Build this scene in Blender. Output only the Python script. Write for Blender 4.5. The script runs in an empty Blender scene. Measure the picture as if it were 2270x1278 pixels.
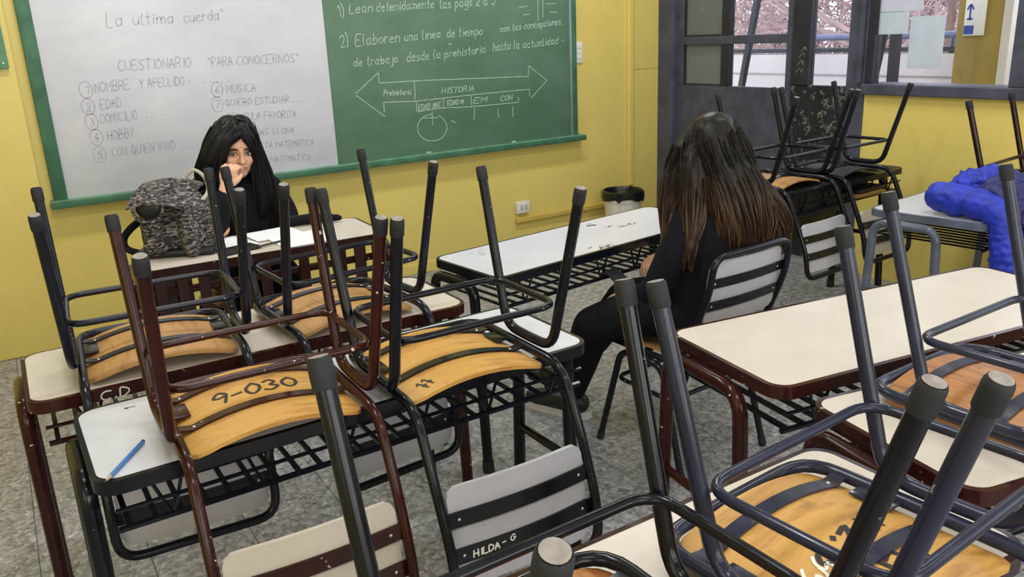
import bpy, bmesh, math, random
from mathutils import Vector, Matrix, Quaternion
random.seed(11)
PI = math.pi
SC = bpy.context.scene
COL = SC.collection

# ------------------------------------------------------------------ camera, sky, lamps, exposure
CAMZ = 1.5256
cd = bpy.data.cameras.new('camera')
cam = bpy.data.objects.new('camera', cd); COL.objects.link(cam)
cd.sensor_width = 36.0
cd.lens = 1807.7 / 2270 * 36.0
cd.shift_x = 44.6 / 2270
cd.shift_y = -24.7 / 2270
cd.clip_start = 0.02
_r = Vector((0.8544792, -0.51729978, -0.04760493))
_u = Vector((0.1865793, 0.22008078, 0.95747199))
_f = Vector((0.48482312, 0.827022, -0.28457188))
cam.matrix_world = Matrix(((_r.x, _u.x, -_f.x, 0), (_r.y, _u.y, -_f.y, 0), (_r.z, _u.z, -_f.z, CAMZ), (0, 0, 0, 1)))
SC.camera = cam
SC.view_settings.view_transform = 'Standard'
SC.view_settings.look = 'None'
SC.view_settings.gamma = 1.0
SC.view_settings.use_curve_mapping = False
SC.view_settings.exposure = 0.18
SC.cycles.use_denoising = True

wd = bpy.data.worlds.new('overcast_sky'); SC.world = wd; wd.use_nodes = True
bgn = wd.node_tree.nodes['Background']
bgn.inputs[0].default_value = (0.86, 0.90, 1.0, 1)
bgn.inputs[1].default_value = 2.3


def area_lamp(name, loc, sx, sy, power, color=(1, 1, 1), rot=(0, 0, 0)):
    d = bpy.data.lights.new(name, 'AREA'); d.shape = 'RECTANGLE'; d.size = sx; d.size_y = sy
    d.energy = power; d.color = color
    o = bpy.data.objects.new(name, d); o.location = loc; o.rotation_euler = rot; COL.objects.link(o)
    return o


LAMPS = [(x, y) for x in (0.4, 3.0) for y in (3.6, 1.6, -0.4)]
for (x, y), pw in zip(LAMPS, (21, 19, 15, 25, 13, 8)):
    area_lamp('ceiling_lamp_light', (x, y, 3.09), 1.2, 0.22, pw, (0.97, 0.985, 1.0))
# unseen fill lights added behind and left of the camera, standing in for daylight
area_lamp('fill_light', (1.2, -2.55, 1.75), 3.6, 1.5, 82, (0.93, 0.97, 1.0), (math.radians(90), 0, 0))
area_lamp('fill_light', (-1.66, -.9, 1.8), 1.5, 2.4, 22, (0.93, 0.97, 1.0), (0, math.radians(-90), 0))

# ------------------------------------------------------------------ materials


def lin(c):
    return tuple(((v / 255) / 12.92 if v / 255 <= 0.04045 else ((v / 255 + 0.055) / 1.055) ** 2.4) for v in c) + (1,)


def new_mat(name):
    m = bpy.data.materials.new(name); m.use_nodes = True
    nt = m.node_tree
    return m, nt, nt.nodes['Principled BSDF']


def noise(nt, scale, detail=4, rough=0.55, mscale=None, coord='Object'):
    tc = nt.nodes.new('ShaderNodeTexCoord'); n = nt.nodes.new('ShaderNodeTexNoise')
    n.inputs['Scale'].default_value = scale; n.inputs['Detail'].default_value = detail
    n.inputs['Roughness'].default_value = rough
    if mscale:
        mp = nt.nodes.new('ShaderNodeMapping'); mp.inputs['Scale'].default_value = mscale
        nt.links.new(tc.outputs[coord], mp.inputs[0]); nt.links.new(mp.outputs[0], n.inputs['Vector'])
    else:
        nt.links.new(tc.outputs[coord], n.inputs['Vector'])
    return n


def ramp(nt, src, stops):
    r = nt.nodes.new('ShaderNodeValToRGB')
    e = r.color_ramp.elements
    while len(e) < len(stops): e.new(0.5)
    for i, (p, c) in enumerate(stops):
        e[i].position = p; e[i].color = c
    nt.links.new(src, r.inputs[0])
    return r


def mixc(nt, fac, a, b):
    m = nt.nodes.new('ShaderNodeMix'); m.data_type = 'RGBA'
    if hasattr(fac, 'links'): nt.links.new(fac, m.inputs[0])
    else: m.inputs[0].default_value = fac
    for s, v in ((6, a), (7, b)):
        if hasattr(v, 'links'): nt.links.new(v, m.inputs[s])
        else: m.inputs[s].default_value = v
    return m.outputs[2]


def bump(nt, bs, src, strength, dist=0.002):
    b = nt.nodes.new('ShaderNodeBump'); b.inputs['Strength'].default_value = strength
    b.inputs['Distance'].default_value = dist
    nt.links.new(src, b.inputs['Height']); nt.links.new(b.outputs[0], bs.inputs['Normal'])


def plain(name, rgb, rough=0.5, metal=0.0, var=0.12, nscale=12, spec=0.5):
    m, nt, bs = new_mat(name)
    c = lin(rgb)
    n = noise(nt, nscale)
    lo = tuple(v * (1 - var) for v in c[:3]) + (1,); hi = tuple(min(1, v * (1 + var)) for v in c[:3]) + (1,)
    r = ramp(nt, n.outputs[0], [(0.3, lo), (0.7, hi)])
    nt.links.new(r.outputs[0], bs.inputs['Base Color'])
    bs.inputs['Roughness'].default_value = rough; bs.inputs['Metallic'].default_value = metal
    bs.inputs['Specular IOR Level'].default_value = spec
    return m


def paint(name, rgb, chip=(170, 160, 155), amount=0.73, rough=0.15, worn=None):
    m, nt, bs = new_mat(name)
    c = lin(rgb)
    n = noise(nt, 9); lo = tuple(v * 0.75 for v in c[:3]) + (1,); hi = tuple(v * 1.3 for v in c[:3]) + (1,)
    base = ramp(nt, n.outputs[0], [(0.3, lo), (0.7, hi)]).outputs[0]
    if worn:
        nw = noise(nt, 5, 6, 0.7)
        rw = ramp(nt, nw.outputs[0], [(0.55, (0, 0, 0, 1)), (0.66, (1, 1, 1, 1))])
        base = mixc(nt, rw.outputs[0], base, lin(worn))
    n2 = noise(nt, 34, 5, 0.6)
    r2 = ramp(nt, n2.outputs[0], [(amount, (0, 0, 0, 1)), (amount + 0.015, (1, 1, 1, 1))])
    nt.links.new(mixc(nt, r2.outputs[0], base, lin(chip)), bs.inputs['Base Color'])
    n3 = noise(nt, 25)
    r3 = ramp(nt, n3.outputs[0], [(0.35, (rough,) * 3 + (1,)), (0.75, (rough + 0.14,) * 3 + (1,))])
    nt.links.new(r3.outputs[0], bs.inputs['Roughness'])
    bs.inputs['Specular IOR Level'].default_value = 0.3
    return m


def laminate(name, rgb, dirt=0.9):
    m, nt, bs = new_mat(name)
    c = lin(rgb)
    n = noise(nt, 7, 6, 0.65)
    lo = tuple(v * dirt for v in c[:3]) + (1,)
    r = ramp(nt, n.outputs[0], [(0.3, lo), (0.6, c)])
    n2 = noise(nt, 55, 3, 0.6, (1, 2.5, 1))
    r2 = ramp(nt, n2.outputs[0], [(0.735, (0, 0, 0, 1)), (0.77, (0.5, 0.5, 0.5, 1))])
    nt.links.new(mixc(nt, r2.outputs[0], r.outputs[0], lin((110, 108, 112))), bs.inputs['Base Color'])
    bs.inputs['Roughness'].default_value = 0.33
    return m


def wood(name, light, dark, grain=(14, 1.6, 8), rough=0.4):
    m, nt, bs = new_mat(name)
    n = noise(nt, 3.0, 7, 0.6, grain)
    r = ramp(nt, n.outputs[0], [(0.3, lin(dark)), (0.5, lin(light)), (0.72, tuple(v * 0.85 for v in lin(light)[:3]) + (1,))])
    n2 = noise(nt, 8, 4, 0.6)
    r2 = ramp(nt, n2.outputs[0], [(0.66, (0, 0, 0, 1)), (0.74, (0.6, 0.6, 0.6, 1))])
    nt.links.new(mixc(nt, r2.outputs[0], r.outputs[0], lin(tuple(int(v * 0.62) for v in dark))), bs.inputs['Base Color'])
    bs.inputs['Roughness'].default_value = rough
    bump(nt, bs, n.outputs[0], 0.15)
    return m


def wall_mat(name, rgb):
    m, nt, bs = new_mat(name)
    c = lin(rgb)
    n = noise(nt, 1.1, 5, 0.6)
    lo = tuple(v * 0.88 for v in c[:3]) + (1,)
    r = ramp(nt, n.outputs[0], [(0.3, lo), (0.65, c)])
    n2 = noise(nt, 6, 5, 0.6, (1, 1, 0.35))
    r2 = ramp(nt, n2.outputs[0], [(0.66, (0, 0, 0, 1)), (0.8, (0.35, 0.35, 0.35, 1))])
    nt.links.new(mixc(nt, r2.outputs[0], r.outputs[0], lin((140, 112, 58))), bs.inputs['Base Color'])
    bs.inputs['Roughness'].default_value = 0.42
    n3 = noise(nt, 60, 3)
    bump(nt, bs, n3.outputs[0], 0.12)
    return m


def terrazzo(name):
    m, nt, bs = new_mat(name)
    tc = nt.nodes.new('ShaderNodeTexCoord'); oi = nt.nodes.new('ShaderNodeObjectInfo')
    geo = nt.nodes.new('ShaderNodeNewGeometry')
    v = nt.nodes.new('ShaderNodeTexVoronoi'); v.inputs['Scale'].default_value = 78
    nd = nt.nodes.new('ShaderNodeTexNoise'); nd.inputs['Scale'].default_value = 30; nd.inputs['Detail'].default_value = 4
    nt.links.new(geo.outputs['Position'], nd.inputs['Vector'])
    add = nt.nodes.new('ShaderNodeMixRGB'); add.blend_type = 'ADD'; add.inputs[0].default_value = 0.05
    nt.links.new(geo.outputs['Position'], add.inputs[1]); nt.links.new(nd.outputs['Color'], add.inputs[2])
    nt.links.new(add.outputs[0], v.inputs['Vector'])
    r = ramp(nt, v.outputs['Color'], [(0.1, lin((84, 84, 87))), (0.45, lin((142, 142, 145))), (0.75, lin((177, 177, 179))), (0.95, lin((217, 217, 219)))])
    r2 = ramp(nt, nd.outputs[0], [(0.35, lin((105, 105, 107))), (0.65, lin((171, 171, 172)))])
    c = mixc(nt, 0.42, r.outputs[0], r2.outputs[0])
    rr = ramp(nt, oi.outputs['Random'], [(0, (0.90, 0.90, 0.90, 1)), (1, (1, 1, 1, 1))])
    mu = nt.nodes.new('ShaderNodeMixRGB'); mu.blend_type = 'MULTIPLY'; mu.inputs[0].default_value = 1
    nt.links.new(c, mu.inputs[1]); nt.links.new(rr.outputs[0], mu.inputs[2])
    nt.links.new(mu.outputs[0], bs.inputs['Base Color'])
    bs.inputs['Roughness'].default_value = 0.32
    return m


def glass_mat(name, tint=(0.96, 0.98, 1.0), haze=0.0):
    m = bpy.data.materials.new(name); m.use_nodes = True; nt = m.node_tree
    nt.nodes.clear()
    o = nt.nodes.new('ShaderNodeOutputMaterial'); t = nt.nodes.new('ShaderNodeBsdfTransparent')
    t.inputs[0].default_value = tint + (1,)
    g = nt.nodes.new('ShaderNodeBsdfGlossy'); g.inputs['Roughness'].default_value = 0.03
    fr = nt.nodes.new('ShaderNodeFresnel'); fr.inputs[0].default_value = 1.35
    mx = nt.nodes.new('ShaderNodeMixShader'); nt.links.new(fr.outputs[0], mx.inputs[0])
    nt.links.new(t.outputs[0], mx.inputs[1]); nt.links.new(g.outputs[0], mx.inputs[2])
    last = mx.outputs[0]
    if haze:
        d = nt.nodes.new('ShaderNodeBsdfDiffuse'); d.inputs[0].default_value = lin((120, 130, 128))
        m2 = nt.nodes.new('ShaderNodeMixShader'); m2.inputs[0].default_value = haze
        nt.links.new(last, m2.inputs[1]); nt.links.new(d.outputs[0], m2.inputs[2]); last = m2.outputs[0]
    nt.links.new(last, o.inputs[0])
    return m


def tweed(name):
    m, nt, bs = new_mat(name)
    tc = nt.nodes.new('ShaderNodeTexCoord')
    nd = noise(nt, 90, 2)
    add = nt.nodes.new('ShaderNodeMixRGB'); add.blend_type = 'ADD'; add.inputs[0].default_value = 0.012
    nt.links.new(tc.outputs['Object'], add.inputs[1]); nt.links.new(nd.outputs['Color'], add.inputs[2])
    v = nt.nodes.new('ShaderNodeTexVoronoi'); v.inputs['Scale'].default_value = 125
    mp = nt.nodes.new('ShaderNodeMapping'); mp.inputs['Scale'].default_value = (0.55, 1, 1.7)
    nt.links.new(add.outputs[0], mp.inputs[0]); nt.links.new(mp.outputs[0], v.inputs['Vector'])
    r = ramp(nt, v.outputs['Color'], [(0.25, lin((16, 15, 18))), (0.55, lin((74, 70, 71))), (0.9, lin((150, 145, 143)))])
    nt.links.new(r.outputs[0], bs.inputs['Base Color']); bs.inputs['Roughness'].default_value = 0.9
    bump(nt, bs, v.outputs['Distance'], 0.6, 0.003)
    return m


def hair_mat(name, root, tip, z0, z1, rough=0.38):
    m, nt, bs = new_mat(name)
    geo = nt.nodes.new('ShaderNodeNewGeometry'); sp = nt.nodes.new('ShaderNodeSeparateXYZ')
    nt.links.new(geo.outputs['Position'], sp.inputs[0])
    mr = nt.nodes.new('ShaderNodeMapRange'); mr.inputs[1].default_value = z1; mr.inputs[2].default_value = z0
    nt.links.new(sp.outputs[2], mr.inputs[0])
    r = ramp(nt, mr.outputs[0], [(0.25, lin(root)), (0.75, lin(tip))])
    n = noise(nt, 70, 3, 0.6, (1, 1, 0.06), 'Object')
    r2 = ramp(nt, n.outputs[0], [(0.3, (0.45, 0.45, 0.45, 1)), (0.7, (1.35, 1.3, 1.25, 1))])
    mu = nt.nodes.new('ShaderNodeMixRGB'); mu.blend_type = 'MULTIPLY'; mu.inputs[0].default_value = 1
    nt.links.new(r.outputs[0], mu.inputs[1]); nt.links.new(r2.outputs[0], mu.inputs[2])
    nt.links.new(mu.outputs[0], bs.inputs['Base Color'])
    bs.inputs['Roughness'].default_value = rough
    bs.inputs['Specular IOR Level'].default_value = 0.28
    return m


def skin_mat(name, rgb):
    m, nt, bs = new_mat(name)
    c = lin(rgb); n = noise(nt, 30, 4)
    r = ramp(nt, n.outputs[0], [(0.3, tuple(v * 0.88 for v in c[:3]) + (1,)), (0.7, c)])
    nt.links.new(r.outputs[0], bs.inputs['Base Color'])
    bs.inputs['Roughness'].default_value = 0.5
    bs.inputs['Subsurface Weight'].default_value = 0.08
    bs.inputs['Subsurface Radius'].default_value = (0.01, 0.004, 0.002)
    return m


def board_mat(name, rgb, smear, scale=2.5, rough=0.5):
    m, nt, bs = new_mat(name)
    n = noise(nt, scale, 6, 0.65, (1, 1, 1.8))
    r = ramp(nt, n.outputs[0], [(0.35, lin(rgb)), (0.7, lin(smear))])
    nt.links.new(r.outputs[0], bs.inputs['Base Color']); bs.inputs['Roughness'].default_value = rough
    return m


M = dict(
    wall=wall_mat('yellow_wall_paint', (226, 206, 116)),
    ceil=plain('white_ceiling', (226, 224, 216), 0.8, var=0.04),
    tile=terrazzo('terrazzo'),
    grout=plain('tile_joint', (112, 110, 106), 0.9),
    navy=paint('navy_enamel', (20, 23, 36), (126, 120, 116), 0.69, worn=(30, 28, 30)),
    navy2=paint('dark_navy_enamel', (15, 17, 26), (120, 118, 122), 0.70, worn=(22, 21, 23)),
    slate=paint('slate_blue_enamel', (44, 48, 66), (186, 172, 128), 0.74),
    slate2=paint('blue_navy_enamel', (37, 41, 60), (130, 124, 120), 0.70, worn=(46, 44, 48)),
    grey=paint('grey_blue_enamel', (92, 98, 114), (150, 150, 150), 0.76),
    maroon=paint('maroon_enamel', (50, 18, 16), (205, 195, 190), 0.672, worn=(34, 13, 12)),
    maroon2=paint('dark_maroon_enamel', (40, 17, 16), (150, 130, 125), 0.69),
    cap=plain('rubber_cap', (27, 28, 34), 0.75, var=0.3, nscale=40),
    capend=plain('dusty_cap_end', (138, 132, 126), 0.9, var=0.3, nscale=60),
    white=laminate('white_laminate', (206, 207, 216)),
    cream=laminate('cream_laminate', (208, 199, 187)),
    greylam=laminate('grey_white_laminate', (186, 184, 194)),
    black_lam=plain('black_laminate', (24, 23, 22), 0.5),
    ply=wood('pine_plywood', (182, 136, 80), (136, 96, 54)),
    ply2=wood('honey_plywood', (200, 152, 76), (164, 112, 48), (2, 12, 8)),
    ply3=wood('reddish_plywood', (176, 118, 58), (124, 72, 34)),
    plydark=plain('black_painted_plywood', (40, 40, 44), 0.45, var=0.25),
    edge=plain('plywood_edge', (150, 116, 60), 0.6),
    screw=plain('steel_screw', (205, 205, 205), 0.25, 0.9),
    wb=board_mat('whiteboard', (212, 212, 221), (196, 196, 211), 2.2, 0.35),
    gb=board_mat('green_chalkboard', (78, 114, 88), (96, 126, 108), 2.4, 0.5),
    gframe=paint('green_frame_paint', (66, 108, 84), (190, 205, 196), 0.77, 0.4),
    gtray=paint('pale_green_tray_paint', (104, 150, 124), (215, 225, 220), 0.76, 0.45),
    alu=plain('aluminium_strip', (168, 184, 194), 0.35, 0.6),
    marker=plain('grey_marker', (166, 162, 179), 0.7, var=0.25, nscale=30),
    chalk=plain('white_chalk', (184, 206, 188), 0.95, var=0.25, nscale=40),
    ink=plain('black_ink', (30, 26, 24), 0.6),
    whiteink=plain('white_ink', (225, 222, 215), 0.7),
    steel=paint('charcoal_door_enamel', (74, 77, 94), (120, 118, 126), 0.76, 0.35),
    steeldk=paint('black_door_enamel', (44, 44, 52), (96, 94, 100), 0.70, 0.4),
    glass=glass_mat('window_glass'),
    frost=glass_mat('frosted_pane', (0.55, 0.6, 0.6), 0.72),
    paper=plain('white_paper', (232, 234, 238), 0.85, var=0.03),
    bluepaper=plain('pale_blue_paper', (228, 234, 238), 0.85, var=0.04),
    wpaper=plain('white_backlit_paper', (232, 234, 240), 0.85, var=0.03),
    scratched=paint('scratched_black_enamel', (36, 36, 42), (104, 102, 104), 0.585, 0.45),
    plastic=plain('white_plastic', (226, 223, 214), 0.35, var=0.04),
    cordyellow=plain('yellow_duct_paint', (206, 176, 92), 0.45, var=0.06),
    bag=plain('black_bin_liner', (16, 17, 22), 0.22, var=0.3),
    pencil=plain('blue_pencil_lacquer', (52, 112, 184), 0.35),
    lead=plain('graphite', (48, 44, 42), 0.5),
    pwood=plain('pencil_wood', (176, 160, 130), 0.7),
    tweed=tweed('black_white_tweed'),
    blackcloth=plain('black_cloth', (20, 20, 26), 0.92, var=0.3, nscale=60, spec=0.2),
    navycloth=plain('dark_navy_knit', (22, 23, 32), 0.95, var=0.25, nscale=80, spec=0.2),
    blackleather=plain('black_leather', (22, 22, 26), 0.45),
    piping=plain('silver_piping', (176, 170, 160), 0.5),
    skin=skin_mat('light_tan_skin', (226, 176, 146)),
    lip=plain('lip', (168, 92, 84), 0.45),
    eyew=plain('eye_white', (228, 222, 216), 0.3, var=0.03),
    iris=plain('dark_iris', (30, 20, 16), 0.2),
    hairb=hair_mat('black_hair', (15, 14, 18), (17, 15, 18), 0.7, 1.2, 0.42),
    hairbr=hair_mat('brown_hair', (24, 19, 18), (56, 41, 31), 0.78, 1.15, 0.4),
    hairbr2=hair_mat('light_brown_hair', (38, 31, 27), (98, 74, 54), 0.78, 1.15, 0.38),
    blue=plain('royal_blue_nylon', (30, 50, 178), 0.55, var=0.25, nscale=18),
    blue2=plain('dark_blue_nylon', (34, 36, 104), 0.5, var=0.25, nscale=18),
    sole=plain('white_rubber', (206, 204, 206), 0.6),
    concrete=plain('pale_concrete', (206, 196, 196), 0.85, var=0.06, nscale=4),
    concrete2=plain('concrete_line', (150, 142, 144), 0.85),
    rail=plain('blue_grey_rail', (104, 112, 142), 0.5),
    bark=plain('bare_bark', (112, 88, 80), 0.9, var=0.3),
    twig=plain('pinkish_twigs', (168, 142, 142), 0.9, var=0.35, nscale=3),
    olive=plain('olive_wall_paint', (150, 126, 54), 0.7, var=0.12, nscale=3),
    ground=plain('dry_ground', (150, 138, 118), 0.9, var=0.2, nscale=2),
    signblue=plain('blue_sign_print', (36, 64, 150), 0.5),
    glow=None,
)
_m, _nt, _bs = new_mat('fluorescent_tube')
_bs.inputs['Emission Color'].default_value = (1, 0.98, 0.95, 1); _bs.inputs['Emission Strength'].default_value = 6
M['glow'] = _m
for _k in ('bluepaper', 'wpaper'):
    _nt = M[_k].node_tree; _bs = _nt.nodes['Principled BSDF']; _o = _nt.nodes['Material Output']
    _t = _nt.nodes.new('ShaderNodeBsdfTranslucent'); _mx = _nt.nodes.new('ShaderNodeMixShader'); _mx.inputs[0].default_value = 0.7
    _nt.links.new(_bs.inputs['Base Color'].links[0].from_socket, _t.inputs[0])
    _nt.links.new(_bs.outputs[0], _mx.inputs[1]); _nt.links.new(_t.outputs[0], _mx.inputs[2]); _nt.links.new(_mx.outputs[0], _o.inputs[0])

# ------------------------------------------------------------------ mesh helpers


class MB:
    def __init__(s):
        s.v = []; s.f = []

    def add(s, vs, fs):
        o = len(s.v); s.v += [Vector(v) for v in vs]; s.f += [tuple(i + o for i in f) for f in fs]
        return s

    def box(s, x0, x1, y0, y1, z0, z1, bev=0.0):
        if x1 < x0: x0, x1 = x1, x0
        if y1 < y0: y0, y1 = y1, y0
        if z1 < z0: z0, z1 = z1, z0
        b = min(bev, (x1 - x0) / 2.01, (y1 - y0) / 2.01, (z1 - z0) / 2.01)
        if b <= 0:
            s.add([(x0, y0, z0), (x1, y0, z0), (x1, y1, z0), (x0, y1, z0), (x0, y0, z1), (x1, y0, z1), (x1, y1, z1), (x0, y1, z1)],
                  [(0, 3, 2, 1), (4, 5, 6, 7), (0, 1, 5, 4), (1, 2, 6, 5), (2, 3, 7, 6), (3, 0, 4, 7)])
            return s
        bm = bmesh.new(); bmesh.ops.create_cube(bm, size=1)
        for v in bm.verts:
            v.co = Vector((x0 + (v.co.x + .5) * (x1 - x0), y0 + (v.co.y + .5) * (y1 - y0), z0 + (v.co.z + .5) * (z1 - z0)))
        bmesh.ops.bevel(bm, geom=bm.edges[:], offset=b, segments=2, affect='EDGES', profile=0.5)
        bm.verts.index_update()
        s.add([v.co.copy() for v in bm.verts], [[v.index for v in f.verts] for f in bm.faces]); bm.free()
        return s

    def tube(s, pts, r, n=8, closed=False, caps=True, squash=None):
        pts = [Vector(p) for p in pts]; k = len(pts)
        rs = r if isinstance(r, (list, tuple)) else [r] * k
        tg = []
        for i in range(k):
            a = pts[(i - 1) % k] if (closed or i > 0) else pts[i]
            b = pts[(i + 1) % k] if (closed or i < k - 1) else pts[i]
            t = (b - a); tg.append(t.normalized() if t.length > 1e-9 else Vector((0, 0, 1)))
        ref = Vector((0, 0, 1)) if abs(tg[0].z) < 0.9 else Vector((1, 0, 0))
        u = (ref - tg[0] * ref.dot(tg[0])).normalized()
        vs = []
        for i in range(k):
            if i > 0:
                u = u - tg[i] * u.dot(tg[i])
                u = u.normalized() if u.length > 1e-6 else tg[i].orthogonal().normalized()
            w = tg[i].cross(u)
            for j in range(n):
                a = 2 * PI * j / n
                su, sw = (1, 1) if not squash else squash
                vs.append(pts[i] + (u * math.cos(a) * su + w * math.sin(a) * sw) * rs[i])
        fs = []
        for i in range(k if closed else k - 1):
            i2 = (i + 1) % k
            for j in range(n):
                j2 = (j + 1) % n
                fs.append((i * n + j, i * n + j2, i2 * n + j2, i2 * n + j))
        if caps and not closed:
            fs.append(tuple(range(n - 1, -1, -1))); fs.append(tuple((k - 1) * n + j for j in range(n)))
        return s.add(vs, fs)

    def prism(s, outline, z0, z1, fn=None):
        n = len(outline)
        vs = [(x, y, z0) for x, y in outline] + [(x, y, z1) for x, y in outline]
        if fn: vs = [fn(*v) for v in vs]
        fs = [tuple(range(n - 1, -1, -1)), tuple(range(n, 2 * n))] + [(i, (i + 1) % n, n + (i + 1) % n, n + i) for i in range(n)]
        return s.add(vs, fs)

    def lathe(s, prof, n=24, c=(0, 0, 0)):
        vs = []; k = len(prof)
        for r, z in prof:
            for j in range(n):
                a = 2 * PI * j / n; vs.append((c[0] + r * math.cos(a), c[1] + r * math.sin(a), c[2] + z))
        fs = [(i * n + j, i * n + (j + 1) % n, (i + 1) * n + (j + 1) % n, (i + 1) * n + j) for i in range(k - 1) for j in range(n)]
        return s.add(vs, fs)

    def ell(s, c, r, nu=14, nv=9, rot=None):
        c = Vector(c); vs = [Vector((0, 0, -r[2]))]
        for i in range(1, nv):
            t = -PI / 2 + PI * i / nv
            for j in range(nu):
                a = 2 * PI * j / nu
                vs.append(Vector((r[0] * math.cos(t) * math.cos(a), r[1] * math.cos(t) * math.sin(a), r[2] * math.sin(t))))
        vs.append(Vector((0, 0, r[2])))
        if rot is not None: vs = [rot @ v for v in vs]
        vs = [v + c for v in vs]
        fs = [(0, 1 + (j + 1) % nu, 1 + j) for j in range(nu)]
        for i in range(nv - 2):
            for j in range(nu):
                fs.append((1 + i * nu + j, 1 + i * nu + (j + 1) % nu, 1 + (i + 1) * nu + (j + 1) % nu, 1 + (i + 1) * nu + j))
        L = len(vs) - 1
        fs += [(L, 1 + (nv - 2) * nu + j, 1 + (nv - 2) * nu + (j + 1) % nu) for j in range(nu)]
        return s.add(vs, fs)

    def mesh(s, name, mat, smooth=True, angle=40):
        me = bpy.data.meshes.new(name)
        me.from_pydata([tuple(v) for v in s.v], [], s.f)
        if mat: me.materials.append(mat)
        if smooth:
            me.polygons.foreach_set('use_smooth', [True] * len(me.polygons))
            try: me.set_sharp_from_angle(angle=math.radians(angle))
            except Exception: pass
        me.update()
        return me


def link(name, me, parent=None, loc=(0, 0, 0), rot=(0, 0, 0)):
    o = bpy.data.objects.new(name, me); COL.objects.link(o)
    o.location = loc; o.rotation_euler = rot
    if parent: o.parent = parent
    return o


def obj(name, mb, mat, parent=None, smooth=True, loc=(0, 0, 0), rot=(0, 0, 0), angle=40):
    return link(name, mb.mesh(name, mat, smooth, angle), parent, loc, rot)


def tag(o, label, cat, group=None):
    o['label'] = label; o['category'] = cat
    if group: o['group'] = group
    return o


def thing(name, label, cat, loc=(0, 0, 0), rot=(0, 0, 0), group=None):
    o = bpy.data.objects.new(name, None); COL.objects.link(o); o.empty_display_size = 0.1
    o.location = loc; o.rotation_euler = rot
    return tag(o, label, cat, group)


def struct(name, mb, mat, parent=None, smooth=False):
    o = obj(name, mb, mat, parent, smooth)
    if parent is None: o['kind'] = 'structure'
    return o


def fillet(pts, d, n=5, closed=False):
    pts = [Vector(p) for p in pts]; k = len(pts); out = []
    ds = d if isinstance(d, (list, tuple)) else [d] * k
    for i in range(k):
        if not closed and i in (0, k - 1): out.append(pts[i]); continue
        p, a, b = pts[i], pts[(i - 1) % k], pts[(i + 1) % k]
        da, db = (a - p), (b - p)
        q = min(ds[i], da.length * 0.48, db.length * 0.48)
        if q < 1e-5: out.append(p); continue
        A = p + da.normalized() * q; B = p + db.normalized() * q
        for j in range(n + 1):
            t = j / n; out.append(A * (1 - t) ** 2 + p * 2 * t * (1 - t) + B * t * t)
    return out


def rrect(w, h, r, n=6, cx=0, cy=0):
    out = []
    for sx, sy, a0 in ((1, 1, 0), (-1, 1, 90), (-1, -1, 180), (1, -1, 270)):
        for j in range(n + 1):
            a = math.radians(a0 + 90 * j / n)
            out.append((cx + sx * (w / 2 - r) + r * math.cos(a), cy + sy * (h / 2 - r) + r * math.sin(a)))
    return out


def spline(pts, n=6, closed=False):
    pts = [Vector(p) for p in pts]; k = len(pts); out = []
    for i in range(k if closed else k - 1):
        p0 = pts[(i - 1) % k] if (closed or i > 0) else pts[i]
        p1 = pts[i]; p2 = pts[(i + 1) % k]
        p3 = pts[(i + 2) % k] if (closed or i + 2 < k) else p2
        for j in range(n):
            t = j / n
            out.append(0.5 * ((2 * p1) + (p2 - p0) * t + (2 * p0 - 5 * p1 + 4 * p2 - p3) * t * t + (3 * p1 - p0 - 3 * p2 + p3) * t ** 3))
    if not closed: out.append(pts[-1])
    return out


def blob(mb, voxel, smooth=4, extra=None):
    """one continuous skin around overlapping closed volumes"""
    me = mb.mesh('blob', None, False)
    o = bpy.data.objects.new('blob', me); COL.objects.link(o)
    rm = o.modifiers.new('r', 'REMESH'); rm.mode = 'VOXEL'; rm.voxel_size = voxel
    sm = o.modifiers.new('s', 'SMOOTH'); sm.factor = 0.5; sm.iterations = smooth
    if extra: extra(o)
    dg = bpy.context.evaluated_depsgraph_get(); dg.update()
    m2 = bpy.data.meshes.new_from_object(o.evaluated_get(dg))
    bpy.data.objects.remove(o)
    m2.polygons.foreach_set('use_smooth', [True] * len(m2.polygons))
    return m2


def blob_obj(name, mb, mat, voxel, parent=None, smooth=4, extra=None):
    m2 = blob(mb, voxel, smooth, extra); m2.name = name
    m2.materials.clear(); m2.materials.append(mat)
    return link(name, m2, parent)


def chain(mb, pts, rad, n=12, sub=5):
    """tapered limb with rounded ends"""
    P = spline(pts, sub)
    R = []
    k = len(pts)
    for i in range(k - 1):
        for j in range(sub):
            R.append(rad[i] + (rad[i + 1] - rad[i]) * j / sub)
    R.append(rad[-1])
    t0 = (P[0] - P[1]).normalized(); t1 = (P[-1] - P[-2]).normalized()
    pre = []; pr = []
    for a in (80, 55, 30):
        pre.append(P[0] + t0 * R[0] * math.sin(math.radians(a))); pr.append(R[0] * math.cos(math.radians(a)))
    post = []; po = []
    for a in (30, 55, 80):
        post.append(P[-1] + t1 * R[-1] * math.sin(math.radians(a))); po.append(R[-1] * math.cos(math.radians(a)))
    mb.tube(pre + P + post, pr + R + po, n)
    return mb


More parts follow.
